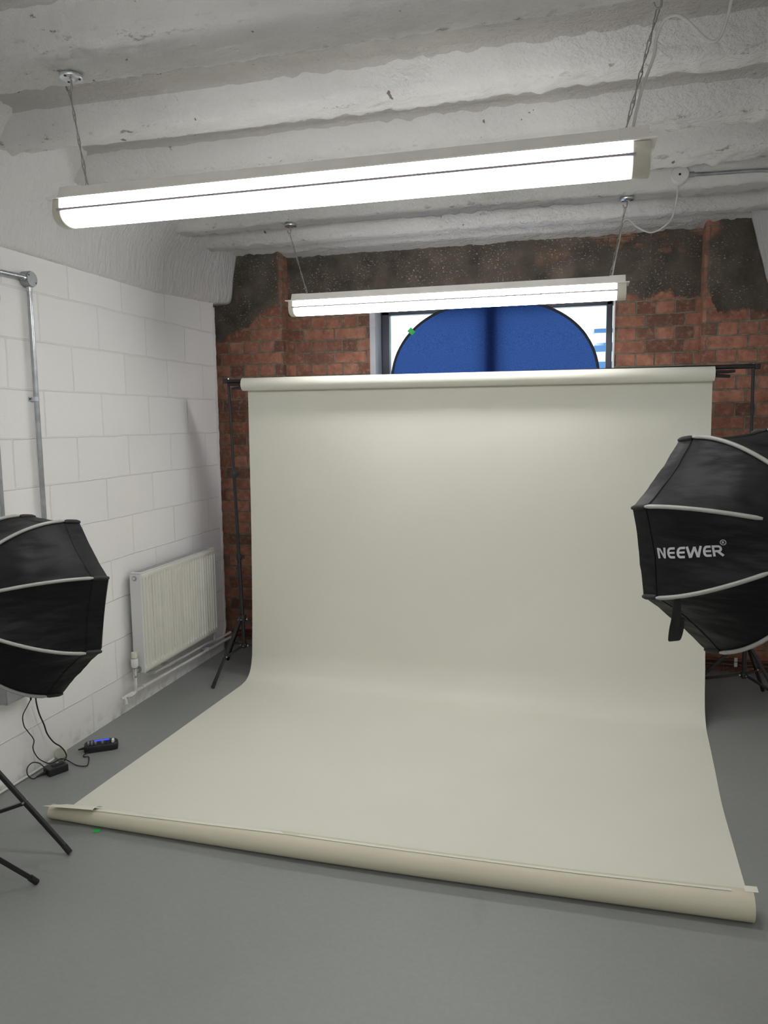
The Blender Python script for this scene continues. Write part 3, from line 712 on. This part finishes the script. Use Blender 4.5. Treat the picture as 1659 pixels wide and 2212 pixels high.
mb = MB(); mb.lathe([(.010, .0032), (.009, .007)], (.066, ry0 - .0005, .765), (0, -1, 0), 20); mb.build('bleed_plug', M['chrome'], t)
tv = empty('radiator_valve', (.062, -1.488, .20), 'white thermostatic valve at lower near corner of radiator', 'valve')
mb = MB(); mb.lathe([(.015, 0), (.0195, .006), (.0205, .048), (.018, .052)], (.062, -1.490, .262), (0, 0, 1), 24); mb.build('valve_head', M['white_plastic'], tv)
mb = MB(); mb.lathe([(.0165, .0), (.017, .028), (.0155, .031)], (.062, -1.490, .318), (0, 0, 1), 24); mb.build('valve_dial', M['cream_plastic'], tv)
mb = MB(); mb.lathe([(.012, 0), (.013, .008), (.0105, .010), (.0105, .040), (.013, .042), (.013, .05)], (.062, -1.490, .205), (0, 0, 1), 18); mb.cyl((.062, -1.49, .235), (.062, ry0 + .004, .240), .0115, seg=16); mb.build('valve_body', M['chrome'], tv)
mb = MB(); mb.lathe([(.019, 0), (.019, .006)], (.064, ry0 - .003, .240), (0, 1, 0), 20); mb.build('collar', M['cast'], tv)
tp = empty('heating_pipe', (.05, -1.0, .12), 'lower white painted heating pipe running under radiator from valve', 'pipe', 'heating pipes')
mb = MB(); mb.tube(spline([(.05, -1.61, .118), (.05, -1.58, .118), (.05, -1.3, .114), (.05, -.9, .105), (.05, -.5, .097), (.05, -.275, .092)], 6), .0095, 12); mb.build('pipe_run', M['pipe_white'], tp)
mb = MB(); mb.tube(spline([(.062, -1.49, .208), (.062, -1.49, .16), (.060, -1.49, .128), (.056, -1.50, .112), (.052, -1.53, .108), (.05, -1.56, .115)], 6), .0095, 12); mb.build('valve_tail', M['pipe_white'], tp)
mb = MB(); mb.tube([(.05, -1.585, .118), (.058, -1.585, .098), (.060, -1.585, .082)], .0105, 12); mb.build('drain_stub', M['pipe_white'], tp)
mb = MB(); mb.cyl((.060, -1.585, .0822), (.060, -1.585, .0812), .007, seg=12); mb.build('stub_opening', M['dark_slot'], tp)
for yy in (-1.40, -.62):
    mb = MB(); mb.cyl((.05, yy - .008, .1155 - (yy + 1.4) * -.0 - (.01 if yy > -1 else 0)), (.05, yy + .008, .1155 - (.01 if yy > -1 else 0)), .0135, seg=16); mb.box((.022, yy, .117 - (.01 if yy > -1 else 0)), (.044, .014, .02)); mb.build('pipe_clip', M['pipe_white'], tp, bevel=.002)
tp = empty('heating_pipe', (.05, -.8, .15), 'upper white painted heating pipe bending into wall under radiator', 'pipe', 'heating pipes')
mb = MB(); mb.tube(spline([(.0, -1.285, .168), (.03, -1.285, .166), (.046, -1.272, .163), (.05, -1.25, .161), (.05, -.9, .152), (.05, -.62, .147), (.05, -.52, .135), (.05, -.46, .130), (.05, -.275, .128)], 6), .0095, 12); mb.build('pipe_run', M['pipe_white'], tp)
mb = MB(); mb.tube(spline([(.062, -.545, .22), (.060, -.538, .18), (.055, -.53, .150), (.05, -.51, .134)], 6), .0095, 12); mb.build('radiator_tail', M['pipe_white'], tp)
mb = MB(); mb.cyl((.05, -1.123, .157), (.05, -1.107, .157), .0135, seg=16); mb.box((.022, -1.115, .160), (.044, .014, .02)); mb.build('pipe_clip', M['pipe_white'], tp, bevel=.002)
for j, (z0, zb, lab) in enumerate(((.128, .078, 'upper brown pipe along foot of brick wall'), (.092, .050, 'lower brown pipe along foot of brick wall, just above floor'))):
    tp = empty('brick_wall_pipe', (1.8, -.03, zb), lab, 'pipe', 'pipes at the foot of the brick wall')
    mb = MB(); mb.tube(spline([(.05, -.272, z0), (.05, -.22, z0 - .01), (.055, -.13, (z0 + zb) / 2), (.075, -.06, zb + .006), (.11, -.03, zb), (.3, -.026, zb), (1.8, -.026, zb), (3.2, -.026, zb), (3.74, -.026, zb)], 6), .0105, 10); mb.build('pipe_run', M['pipe_brown'], tp)
tp = empty('pipe_bracket', (3.453, -.04, .07), 'small white clip across the two brown pipes at right', 'pipe clip')
mb = MB(); mb.box((3.453, -.0385, .088), (.020, .006, .026)); mb.build('upper_jaw', M['white_plastic'], tp, bevel=.002, smooth=0)
mb = MB(); mb.box((3.453, -.0385, .056), (.020, .006, .030)); mb.build('lower_jaw', M['white_plastic'], tp, bevel=.002, smooth=0)

# ------------------------------------------------------------------ paper backdrop on its stands
PZ = 1.858
bp = empty('paper_backdrop', (1.78, -1.6, 0), 'wide ivory seamless paper sweep hanging from bar and rolled at the front', 'backdrop')
def cyl_shell(mb, a, b, r, wob=0, seg=40, n=60):
    a, b = V(a), V(b); u = (b - a).normalized(); s1 = V((0, 0, 1)); s2 = u.cross(s1).normalized()
    return mb.grid(lambda p, q: a + (b - a) * p + (r + wob * noise.noise(V((p * 6, cos(2 * pi * q), sin(2 * pi * q))))) * (s1 * cos(2 * pi * q) + s2 * sin(2 * pi * q)), n, seg)
mb = MB(); cyl_shell(mb, (.432, -.74, PZ + .004), (3.152, -.74, PZ - .004), .0365, 0, 40, 8); mb.build('hanging_roll', M['paper'], bp, solid=.006, smooth=50)
for x, sx in ((.432, -1), (3.152, 1)): mb = MB(); mb.lathe([(.034, -.02), (.034, .0005), (.026, .0005), (.026, -.02)], (x + sx * -.004, -.74, PZ - sx * .004), (sx, 0, 0), 32); mb.build('roll_core', M['cream_plastic'], bp)
def sweep():
    # side-profile at left and right edges: (y, z, x)
    Lp = [(-.704, 1.852, .447), (-.706, 1.70, .447), (-.715, 1.3, .448), (-.728, .9, .449), (-.75, .5, .450), (-.772, .20, .450), (-.785, .115, .450), (-.815, .050, .450), (-.865, .014, .450), (-.94, .003, .4515), (-1.05, .0015, .448), (-1.4, .0015, .435), (-1.85, .0015, .419), (-2.2, .0015, .404), (-2.50, .0015, .394), (-2.565, .0015, .392)]
    Rp = [(-.704, 1.846, 3.150), (-.708, 1.70, 3.150), (-.725, 1.3, 3.151), (-.755, .9, 3.150), (-.80, .52, 3.147), (-.86, .26, 3.146), (-.895, .15, 3.143), (-.945, .065, 3.140), (-1.01, .018, 3.137), (-1.09, .003, 3.132), (-1.2, .0015, 3.125), (-1.5, .0015, 3.104), (-1.85, .0015, 3.079), (-2.2, .0015, 3.066), (-2.53, .0015, 3.055), (-2.60, .0015, 3.053)]
    A = spline([(p[2], p[0], p[1]) for p in Lp], 10); B = spline([(p[2], p[0], p[1]) for p in Rp], 10); nv = 70
    def f(u, v):
        i = round(u * (len(A) - 1)); p = A[i].lerp(B[i], v)
        if i > len(A) * .58:
            return V((p.x, p.y, max(.0012, p.z)))
        w = max(0, 1 - abs(p.z - 1.0) / .86)
        p.y += .007 * w * noise.noise(V((v * 2.2, p.z * 1.4, 3))) - .004 * sin(pi * v) * (1 if p.z > .3 else p.z / .3)
        if p.z > 1.5: p.y += .006 * sin((p.z - 1.5) * 30) * noise.noise(V((v * 2, 0, 8))) * (1.84 - p.z) * 3
        return p
    mb = MB(); mb.grid(f, len(A) - 1, nv); return mb.build('paper_sweep', M['paper'], bp, smooth=80)
sweep()
# rolled-up free end lying across the front
TA, TB = V((.374, -2.600, .0275)), V((3.043, -2.620, .0485))
def tr(p):
    K = [(0, .0265), (.1, .032), (.4, .0425), (.8, .0435), (1.01, .048)]
    for (a, x), (b, y) in zip(K, K[1:]):
        if p <= b: return x + (y - x) * (p - a) / (b - a)
    return .048
def axis(p): c = TA.lerp(TB, p); c.z = tr(p) + .0015; c.y -= .020 * sin(pi * p); return c
mb = MB()
def tube_pt(p, q):
    a = 2 * pi * q; c = axis(p); r = tr(p) + .0006 * noise.noise(V((p * 5, cos(a) * 2, sin(a) * 2)))
    return c + r * V((0, sin(a), cos(a)))
mb.grid(tube_pt, 90, 44); mb.build('rolled_end', M['paper_back'], bp, solid=.003, smooth=50, merge=1e-5)
mb = MB()
def inner(p, q):
    a = 2 * pi * q * 2.2; r = tr(p) - .005 - .005 * q; c = axis(p); return c + V((0, r * sin(a), r * cos(a)))
mb.grid(lambda p, q: inner(.002 + .996 * p, q), 30, 60); mb.build('inner_turns', M['paper'], bp, smooth=60)
mb = MB()   # thin loose lip along the crest of the roll
def lip(p, q):
    c = tube_pt(.02 + .955 * p, .0); w = .020 + .006 * noise.noise(V((p * 7, 0, 2))) + (.012 if .0 < p < .39 else 0) - (.014 if .39 < p < .41 else 0)
    return c + V((0, .010 + w * q - .02, .0022 + .002 * sin(pi * q) - .006 * q * q))
mb.grid(lip, 120, 5); mb.build('loose_lip', M['paper'], bp, smooth=60, solid=.0006)
mb = MB()   # corner of the sheet sprung up at the left end
def flap(u, v):
    a = V((.385, -2.660, .083)).lerp(V((.600, -2.640, .082)), u); b = V((.430, -2.575, .052)).lerp(V((.610, -2.585, .067)), u)
    p = a.lerp(b, v); p.z += .010 * sin(pi * v) * u; return p
mb.grid(flap, 12, 8); mb.build('loose_corner', M['paper'], bp, smooth=60, solid=.0015)
mb = MB()
def flap2(u, v): return V((3.018 + .040 * u, -2.625 + .028 * v, .0985 + .003 * v + .002 * u))
mb.grid(flap2, 6, 4); mb.build('loose_tab', M['paper'], bp, smooth=60, solid=.001)
mb = MB(); mb.b.faces.new([mb.b.verts.new(p) for p in ((.610, -2.662, .0012), (.606, -2.640, .0012), (.622, -2.634, .0012), (.637, -2.640, .0012), (.634, -2.662, .0012))])
tag(mb.build('green_tape', M['green_tape'], smooth=0, solid=.0008), 'scrap of green tape on grey floor before the roll', 'tape')

cb = empty('backdrop_crossbar', (1.85, -.74, 1.885), 'black crossbar carrying the ivory paper roll', 'crossbar')
mb = MB(); mb.cyl((.312, -.74, 1.883), (3.366, -.74, 1.888), .0125, seg=16); mb.build('bar', M['metal_black'], cb)
for x in (.315, 3.363):
    mb = MB(); mb.box((x, -.74, 1.8855), (.022, .03, .03)); mb.build('bar_end', M['plastic_black'], cb, bevel=.003, smooth=0)
def clamp(x, sx, label):
    t = empty('spring_clamp', (x, -.742, 1.85), label, 'clamp', 'spring clamps on the paper roll')
    for zz, L, tilt_ in ((1.862, .085, 0), (1.842, .062, -.008)):
        mb = MB(); mb.tube(spline([(x - sx * .06, -.755, zz - .004 + .012 * (zz < 1.85)), (x, -.757, zz), (x + sx * L * .6, -.757, zz + tilt_ * .3), (x + sx * L, -.757, zz + tilt_ + .003)], 5), .0085, 10, rad=[.009] * 10 + [.0085] * 5 + [.0065]); mb.build('clamp_handle', M['plastic_black'], t)
    mb = MB(); mb.cyl((x, -.775, 1.852), (x, -.735, 1.852), .007, seg=12); mb.build('pivot', M['metal_black'], t)
    return t
clamp(.425, -1, 'black spring clamp gripping left end of paper roll'); clamp(3.165, 1, 'black spring clamp gripping right end of paper roll')

def stand(name, top, base, zc, zh, feet, label, cat, group, collars, rp=.0125, leg_w=.0115, spigot=True):
    """telescoping tripod stand: base is the pole foot (x, y, z), feet are floor points"""
    t = empty(name, (base[0], base[1], 0), label, cat, group)
    T, B = V(top), V(base)
    at = lambda z: B + (T - B) * ((z - B.z) / (T.z - B.z))
    zs = [B.z] + [c for c in collars] + [T.z]
    for i in range(len(zs) - 1):
        mb = MB(); mb.cyl(at(zs[i]), at(zs[i + 1]), rp - .0022 * i, seg=16); mb.build('pole_section', M['metal_black'], t)
    for i, c in enumerate(collars):
        k = empty('locking_collar', at(c), None, None); k.parent = t; k.matrix_parent_inverse = parent_inv(t); p = at(c)
        mb = MB(); mb.cyl(p - V((0, 0, .028)), p + V((0, 0, .012)), rp + .005 - .002 * i, seg=16); mb.box(p + V((.016, -.006, -.008)), (.02, .014, .03)); mb.build('collar_body', M['plastic_black'], k, bevel=.002)
        mb = MB(); mb.cyl(p + V((.014, -.004, -.006)), p + V((.036, -.010, -.004)), .004, seg=10); mb.box(p + V((.040, -.011, -.004)), (.008, .010, .026)); mb.build('wing_knob', M['plastic_black'], k, bevel=.002)
    if spigot:
        mb = MB(); mb.cyl(T - V((0, 0, .005)), T + V((0, 0, .028)), .005, seg=10); mb.build('spigot', M['screw'], t)
    pc, ph = at(zc), at(zh)
    mb = MB(); mb.cyl(pc - V((0, 0, .022)), pc + V((0, 0, .022)), rp + .010, seg=18); mb.build('leg_collar', M['plastic_black'], t, bevel=.002)
    mb = MB(); mb.cyl(ph - V((0, 0, .012)), ph + V((0, 0, .012)), rp + .008, seg=18); mb.build('brace_hub', M['plastic_black'], t, bevel=.002)
    for fx, fy in feet:
        d = V((fx - pc.x, fy - pc.y, 0)).normalized(); a = pc + d * (rp + .012) - V((0, 0, .008)); f = V((fx, fy, .010))
        u = (f - a).normalized()
        mb = MB(); mb.tube([a, f - u * .03], leg_w, square=True); lg = mb.build('leg', M['metal_black'], t, bevel=.0025, smooth=0)
        mb = MB(); mb.cyl(f - u * .035, f + V((0, 0, -.002)), leg_w * .95, seg=14); mb.build('foot_cap', M['rubber'], lg)
        s = .56; mid = a.lerp(f, s); h = ph + d * (rp + .006); side = d.cross(V((0, 0, 1)))
        mb = MB(); mb.tube([h + side * .0, mid - V((0, 0, .006))], leg_w * .8, square=True); mb.build('brace', M['metal_black'], t, bevel=.002, smooth=0)
        for p in (a + d * .004, h + d * .006, mid): mb = MB(); mb.cyl(p - side * (leg_w + .0025), p + side * (leg_w + .0025), .0042, seg=10); mb.build('rivet', M['screw'], t)
    return t
def feet_of(c, r, a0): return [(c[0] + r * cos(R(a0 + 120 * k)), c[1] + r * sin(R(a0 + 120 * k))) for k in range(3)]
stand('backdrop_stand', (.333, -.74, 1.875), (.377, -.735, .172), .372, .190, feet_of((.38, -.735), .325, -103), 'black tripod stand holding left end of crossbar beside radiator', 'stand', 'backdrop stands', (.78, 1.31))
stand('backdrop_stand', (3.345, -.72, 1.875), (3.372, -.70, .185), .395, .205, feet_of((3.372, -.70), .385, 63), 'black tripod stand holding right end of crossbar behind big softbox', 'stand', 'backdrop stands', (.80, 1.33))

# ------------------------------------------------------------------ softboxes
def softbox(c, az, el, ph, side, label, group, logo=False, strap=None, h=.40, bow=.066, conc=.022, R0=.325, R1=.06):
    az, el, ph = R(az), R(el), R(ph); c = V(c)
    n_ = V((sin(az) * cos(el), cos(az) * cos(el), sin(el))); hh = n_.cross(V((0, 0, 1))).normalized(); vv = hh.cross(n_)
    chv = (R1 - R0, h); ln = math.hypot(*chv); nn_ = (h / ln, (R0 - R1) / ln)
    def rz(s):
        b = bow * 4 * s * (1 - s) * (1.25 - .5 * s); return R0 + chv[0] * s + nn_[0] * b, h * s + nn_[1] * b
    def d(k): a = ph + side * k * pi / 4; return vv * cos(a) + hh * sin(a)
    def P(k, s, t, out=0.):
        r, z = rz(s); e = d(k) * (1 - t) + d(k + 1) * t; m_ = e.normalized()
        cc = conc * (1 + .25 * sin(k * 2.1))
        rim = .22 + .78 * min(1, s / .35)
        wr = (.0045 * noise.noise(V((k * 3 + t * 2.5, s * 7, 1))) + .003 * noise.noise(V((k * 5 + t * 7, s * 5, 4)))) * (4 * t * (1 - t))
        return c + n_ * (z + out * .5) + e * r - m_ * (cc * rim * 4 * t * (1 - t) * (r / R0) - out - wr)
    t = empty('softbox', c, label, 'softbox', group)
    for k in range(8):
        mb = MB(); mb.grid(lambda u, v: P(k, u, v), 26, 14); mb.build('cloth_panel', M['nylon'], t, smooth=70)
        mb = MB(); mb.grid(lambda u, v: P(k, -.008 + u * .105, v, .0014), 4, 14); mb.build('hem', M['nylon'], t, smooth=70)
        mb = MB(); pts = []
        for i in range(23):
            s = .095 + i / 22 * .64; r, z = rz(s); pts.append(c + n_ * (z + .004) + d(k) * (r + .004))
        mb.tube(pts, .0058, 10, rad=[.0035] + [.0058] * 21 + [.0035]); mb.build('rib', M['silver'], t, smooth=60)
        mb = MB(); pts = []
        for i in range(6):
            s = -.012 + i / 5 * .11; r, z = rz(s); pts.append(c + n_ * (z + .001) + d(k) * (r + .001))
        mb.tube(pts, .0085, 8, rad=[.005, .008, .008, .008, .008, .0065]); mb.build('rib_pocket', M['webbing'], t, smooth=60)
    # front rim skirt and white front
    mb = MB(); vs = []
    for k in range(8):
        for q in range(8):
            e = d(k) * (1 - q / 8) + d(k + 1) * (q / 8); pull = e.normalized() * conc * .22 * 4 * (q / 8) * (1 - q / 8)
            vs.append([mb.b.verts.new(c + e * (R0 - .002) - pull), mb.b.verts.new(c + e * (R0 - .018) - pull - n_ * .022)])
    for i in range(64): a, b = vs[i], vs[(i + 1) % 64]; mb.b.faces.new((a[0], b[0], b[1], a[1]))
    mb.build('rim_skirt', M['nylon'], t, smooth=60)
    mb = MB(); f = mb.b.faces.new([mb.b.verts.new(c + d(k) * (R0 - .022) - n_ * .002) for k in range(8)]); mb.build('front_diffuser', M['diffusion'], t, smooth=0, solid=.001)
    ap = c + n_ * h
    mb = MB(); mb.lathe([(.07, -.012), (.076, -.008), (.076, .014), (.055, .02)], ap, n_, 32); mb.build('speed_ring', M['metal_black'], t)
    if logo:
        S = ((.1262, .4559), (.5127, .4477), (.122, .5764), (.511, .6022))     # s,t of the text corners
        def tp(x, y):
            a = V(S[2]).lerp(V(S[3]), x); b = V(S[0]).lerp(V(S[1]), x); st_ = a.lerp(b, y); return P(2, st_.x, st_.y, .0016)
        mb = MB()
        def ribbon(pts, w, closed=False):
            # pts in text units: x 0..5.9 (letter cells), y 0..1; aspect corrected
            A = 5.9; q = [V((x, y)) for x, y in pts]; L = []
            for i, p in enumerate(q):
                a = q[i - 1] if (i > 0 or closed) else p; b = q[(i + 1) % len(q)] if (i < len(q) - 1 or closed) else p
                u1 = (p - a).normalized() if (p - a).length > 1e-6 else None; u2 = (b - p).normalized() if (b - p).length > 1e-6 else None
                u = ((u1 or u2) + (u2 or u1)).normalized(); nrm = V((-u.y, u.x)); m_ = 1 / max(.55, nrm.dot(V((-(u1 or u2).y, (u1 or u2).x))))
                L.append((p + nrm * w / 2 * m_, p - nrm * w / 2 * m_))
            vs = [[mb.b.verts.new(tp(z.x / A, z.y)) for z in pr] for pr in L]
            for i in range(len(vs) if closed else len(vs) - 1):
                a, b = vs[i], vs[(i + 1) % len(vs)]; mb.b.faces.new((a[0], b[0], b[1], a[1]))
        w = .21
        ribbon([(.10, .0), (.06, 1.0)], w); ribbon([(.06, .90), (.26, .86), (.62, .10)], w * .9); ribbon([(.68, 0), (.74, 1.0)], w)     # N
        for x in (.98, 1.88, 4.10):                                                                                                 # rounded E three times
            ribbon([(x + .72, .90), (x + .34, .90)] + [(x + .34 - .26 * sin(a), .5 + .40 * cos(a)) for a in [pi * i / 10 for i in range(1, 10)]] + [(x + .34, .10), (x + .72, .10)], w)
            ribbon([(x + .10, .5), (x + .70, .5)], w * .85)
        ribbon([(2.74, 1.0), (3.04, .0)], w); ribbon([(3.06, .02), (3.36, .95)], w * .95); ribbon([(3.36, .95), (3.64, .02)], w * .95); ribbon([(3.66, 0), (3.92, 1.0)], w)     # W
        ribbon([(5.06, 0), (5.02, 1.0)], w); ribbon([(5.04, .90), (5.46, .90)] + [(5.46 + .20 * sin(a), .68 + .22 * cos(a)) for a in [pi * i / 8 for i in range(1, 8)]] + [(5.46, .46), (5.06, .46)], w * .9)
        ribbon([(5.36, .46), (5.80, .0)], w)                                                                                         # R
        cx_, cy_ = 5.93, 1.22
        ribbon([(cx_ + .22 * cos(a), cy_ + .23 * sin(a)) for a in [2 * pi * i / 20 for i in range(20)]], .05, True)
        ribbon([(cx_ - .07, cy_ - .12), (cx_ - .07, cy_ + .12)], .045); ribbon([(cx_ - .07, cy_ + .10), (cx_ + .03, cy_ + .10), (cx_ + .07, cy_ + .05), (cx_ + .03, cy_), (cx_ - .07, cy_)], .04); ribbon([(cx_, cy_), (cx_ + .08, cy_ - .12)], .045)
        mb.build('printed_wordmark', M['print'], t, smooth=0)
    if strap:
        mb = MB()
        lp = spline(strap, 6); wv = hh * .0145
        vs = [[mb.b.verts.new(p - wv * (.55 + .45 * min(1, i / 9))), mb.b.verts.new(p + wv * (.55 + .45 * min(1, i / 9)))] for i, p in enumerate(lp)]
        for a, b in zip(vs, vs[1:]): mb.b.faces.new((a[0], a[1], b[1], b[0]))
        mb.build('pull_strap', M['webbing'], t, solid=.002, smooth=60)
    return t, ap, n_
sb1, ap1, n1 = softbox((2.902, -2.777, 1.27), 151, 9, -18.5, 1, 'large black octagonal softbox with printed wordmark and hanging strap, at right', 'octagonal softboxes', True,
        [(2.7325, -3.0265, 1.150), (2.7330, -3.0280, 1.120), (2.733, -3.022, 1.09), (2.730, -3.012, 1.06), (2.729, -3.002, 1.030), (2.731, -2.997, 1.021), (2.738, -2.992, 1.024), (2.744, -2.992, 1.05), (2.745, -2.998, 1.085)])
sb2, ap2, n2 = softbox((.639, -2.87, .99), -164.2, 9.8, 21.3, -1, 'black octagonal softbox in front of white block wall, at left', 'octagonal softboxes')
def head(ap, n_, label, base_feet, zc, zh, top_label):
    p = ap + n_ * .012
    t = empty('flash_head', p, label, 'flash head', 'flash heads')
    mb = MB(); mb.lathe([(.05, .01), (.055, .02), (.055, .16), (.045, .175)], ap, n_, 28); mb.build('head_body', M['plastic_black'], t)
    mb = MB(); mb.lathe([(.035, .1755), (.035, .18)], ap, n_, 20); mb.build('rear_panel', M['rubber'], t)
    q = ap + n_ * .09; mb = MB(); mb.box(q + V((0, 0, -.075)), (.03, .03, .06)); mb.build('bracket', M['metal_black'], t, bevel=.003, smooth=0)
    return q + V((0, 0, -.10))
q = head(ap2, n2, 'flash head behind left softbox, beyond photo edge', None, 0, 0, '')
stand('light_stand', q, (q.x, q.y, .14), .40, .16, [(.633, -3.008)] + [(q.x + .40 * cos(R(a)), q.y + .40 * sin(R(a))) for a in (72 + 125, 72 - 125)], 'black light stand under left softbox with one foot showing, nearest camera', 'stand', 'light stands', (.62,), spigot=False)
q = head(ap1, n1, 'flash head behind right softbox, beyond photo edge', None, 0, 0, '')
stand('light_stand', q, (q.x, q.y, .14), .40, .16, feet_of((q.x, q.y), .27, 90), 'black light stand under right softbox, beyond photo edge', 'stand', 'light stands', (.75,), spigot=False)
stand('light_stand', (.249, -2.913, 1.55), (.249, -2.913, .10), .48, .135, [(.627, -2.819), (.150, -3.27), (.061, -2.72)], 'black light stand at left with braced leg pointing at green tape', 'stand', 'light stands', (.8,))

# ------------------------------------------------------------------ light from unseen lamps behind the camera, an added ceiling fill and the sky
def area(loc, rot, size, power, col=(1, .98, .95)):
    l = bpy.data.lights.new('unseen_room_light', 'AREA'); l.shape = 'RECTANGLE'; l.size, l.size_y = size; l.energy = power; l.color = col
    o = bpy.data.objects.new('unseen_room_light', l); link(o); o.location = loc; o.rotation_euler = rot; return o
area((1.75, -4.8, 2.30), (0, 0, 0), (1.8, .12), 10)
area((1.75, -6.8, 2.30), (0, 0, 0), (1.8, .12), 34)
area((1.75, -4.55, 2.25), (pi, 0, 0), (1.8, .3), 16)  # added up-facing fill to brighten the near ceiling, not a lamp of the room

w = bpy.data.worlds.new('sky'); sc.world = w; w.use_nodes = True
bg = w.node_tree.nodes['Background']; bg.inputs['Color'].default_value = (.82, .93, 1., 1); bg.inputs['Strength'].default_value = 2.2

# ------------------------------------------------------------------ camera
f_px = 1631.02272; yaw, pitch, roll = -.25772, -.11828, -.01187
fwd = V((sin(yaw) * cos(pitch), cos(yaw) * cos(pitch), sin(pitch))); rt = V((cos(yaw), -sin(yaw), 0)); up = rt.cross(fwd)
r2 = rt * cos(roll) + up * sin(roll); u2 = up * cos(roll) - rt * sin(roll)
cam = bpy.data.cameras.new('camera'); cam.sensor_fit = 'VERTICAL'; cam.sensor_height = 24.; cam.lens = f_px / 2212 * 24.; cam.clip_start = .05
co_ = bpy.data.objects.new('camera', cam); link(co_)
co_.matrix_world = Matrix(((r2.x, u2.x, -fwd.x, 2.48358), (r2.y, u2.y, -fwd.y, -5.12073), (r2.z, u2.z, -fwd.z, 1.61832), (0, 0, 0, 1)))
sc.camera = co_

sc.view_settings.view_transform = 'Standard'; sc.view_settings.look = 'None'
sc.view_settings.exposure = 0.; sc.view_settings.gamma = 1.
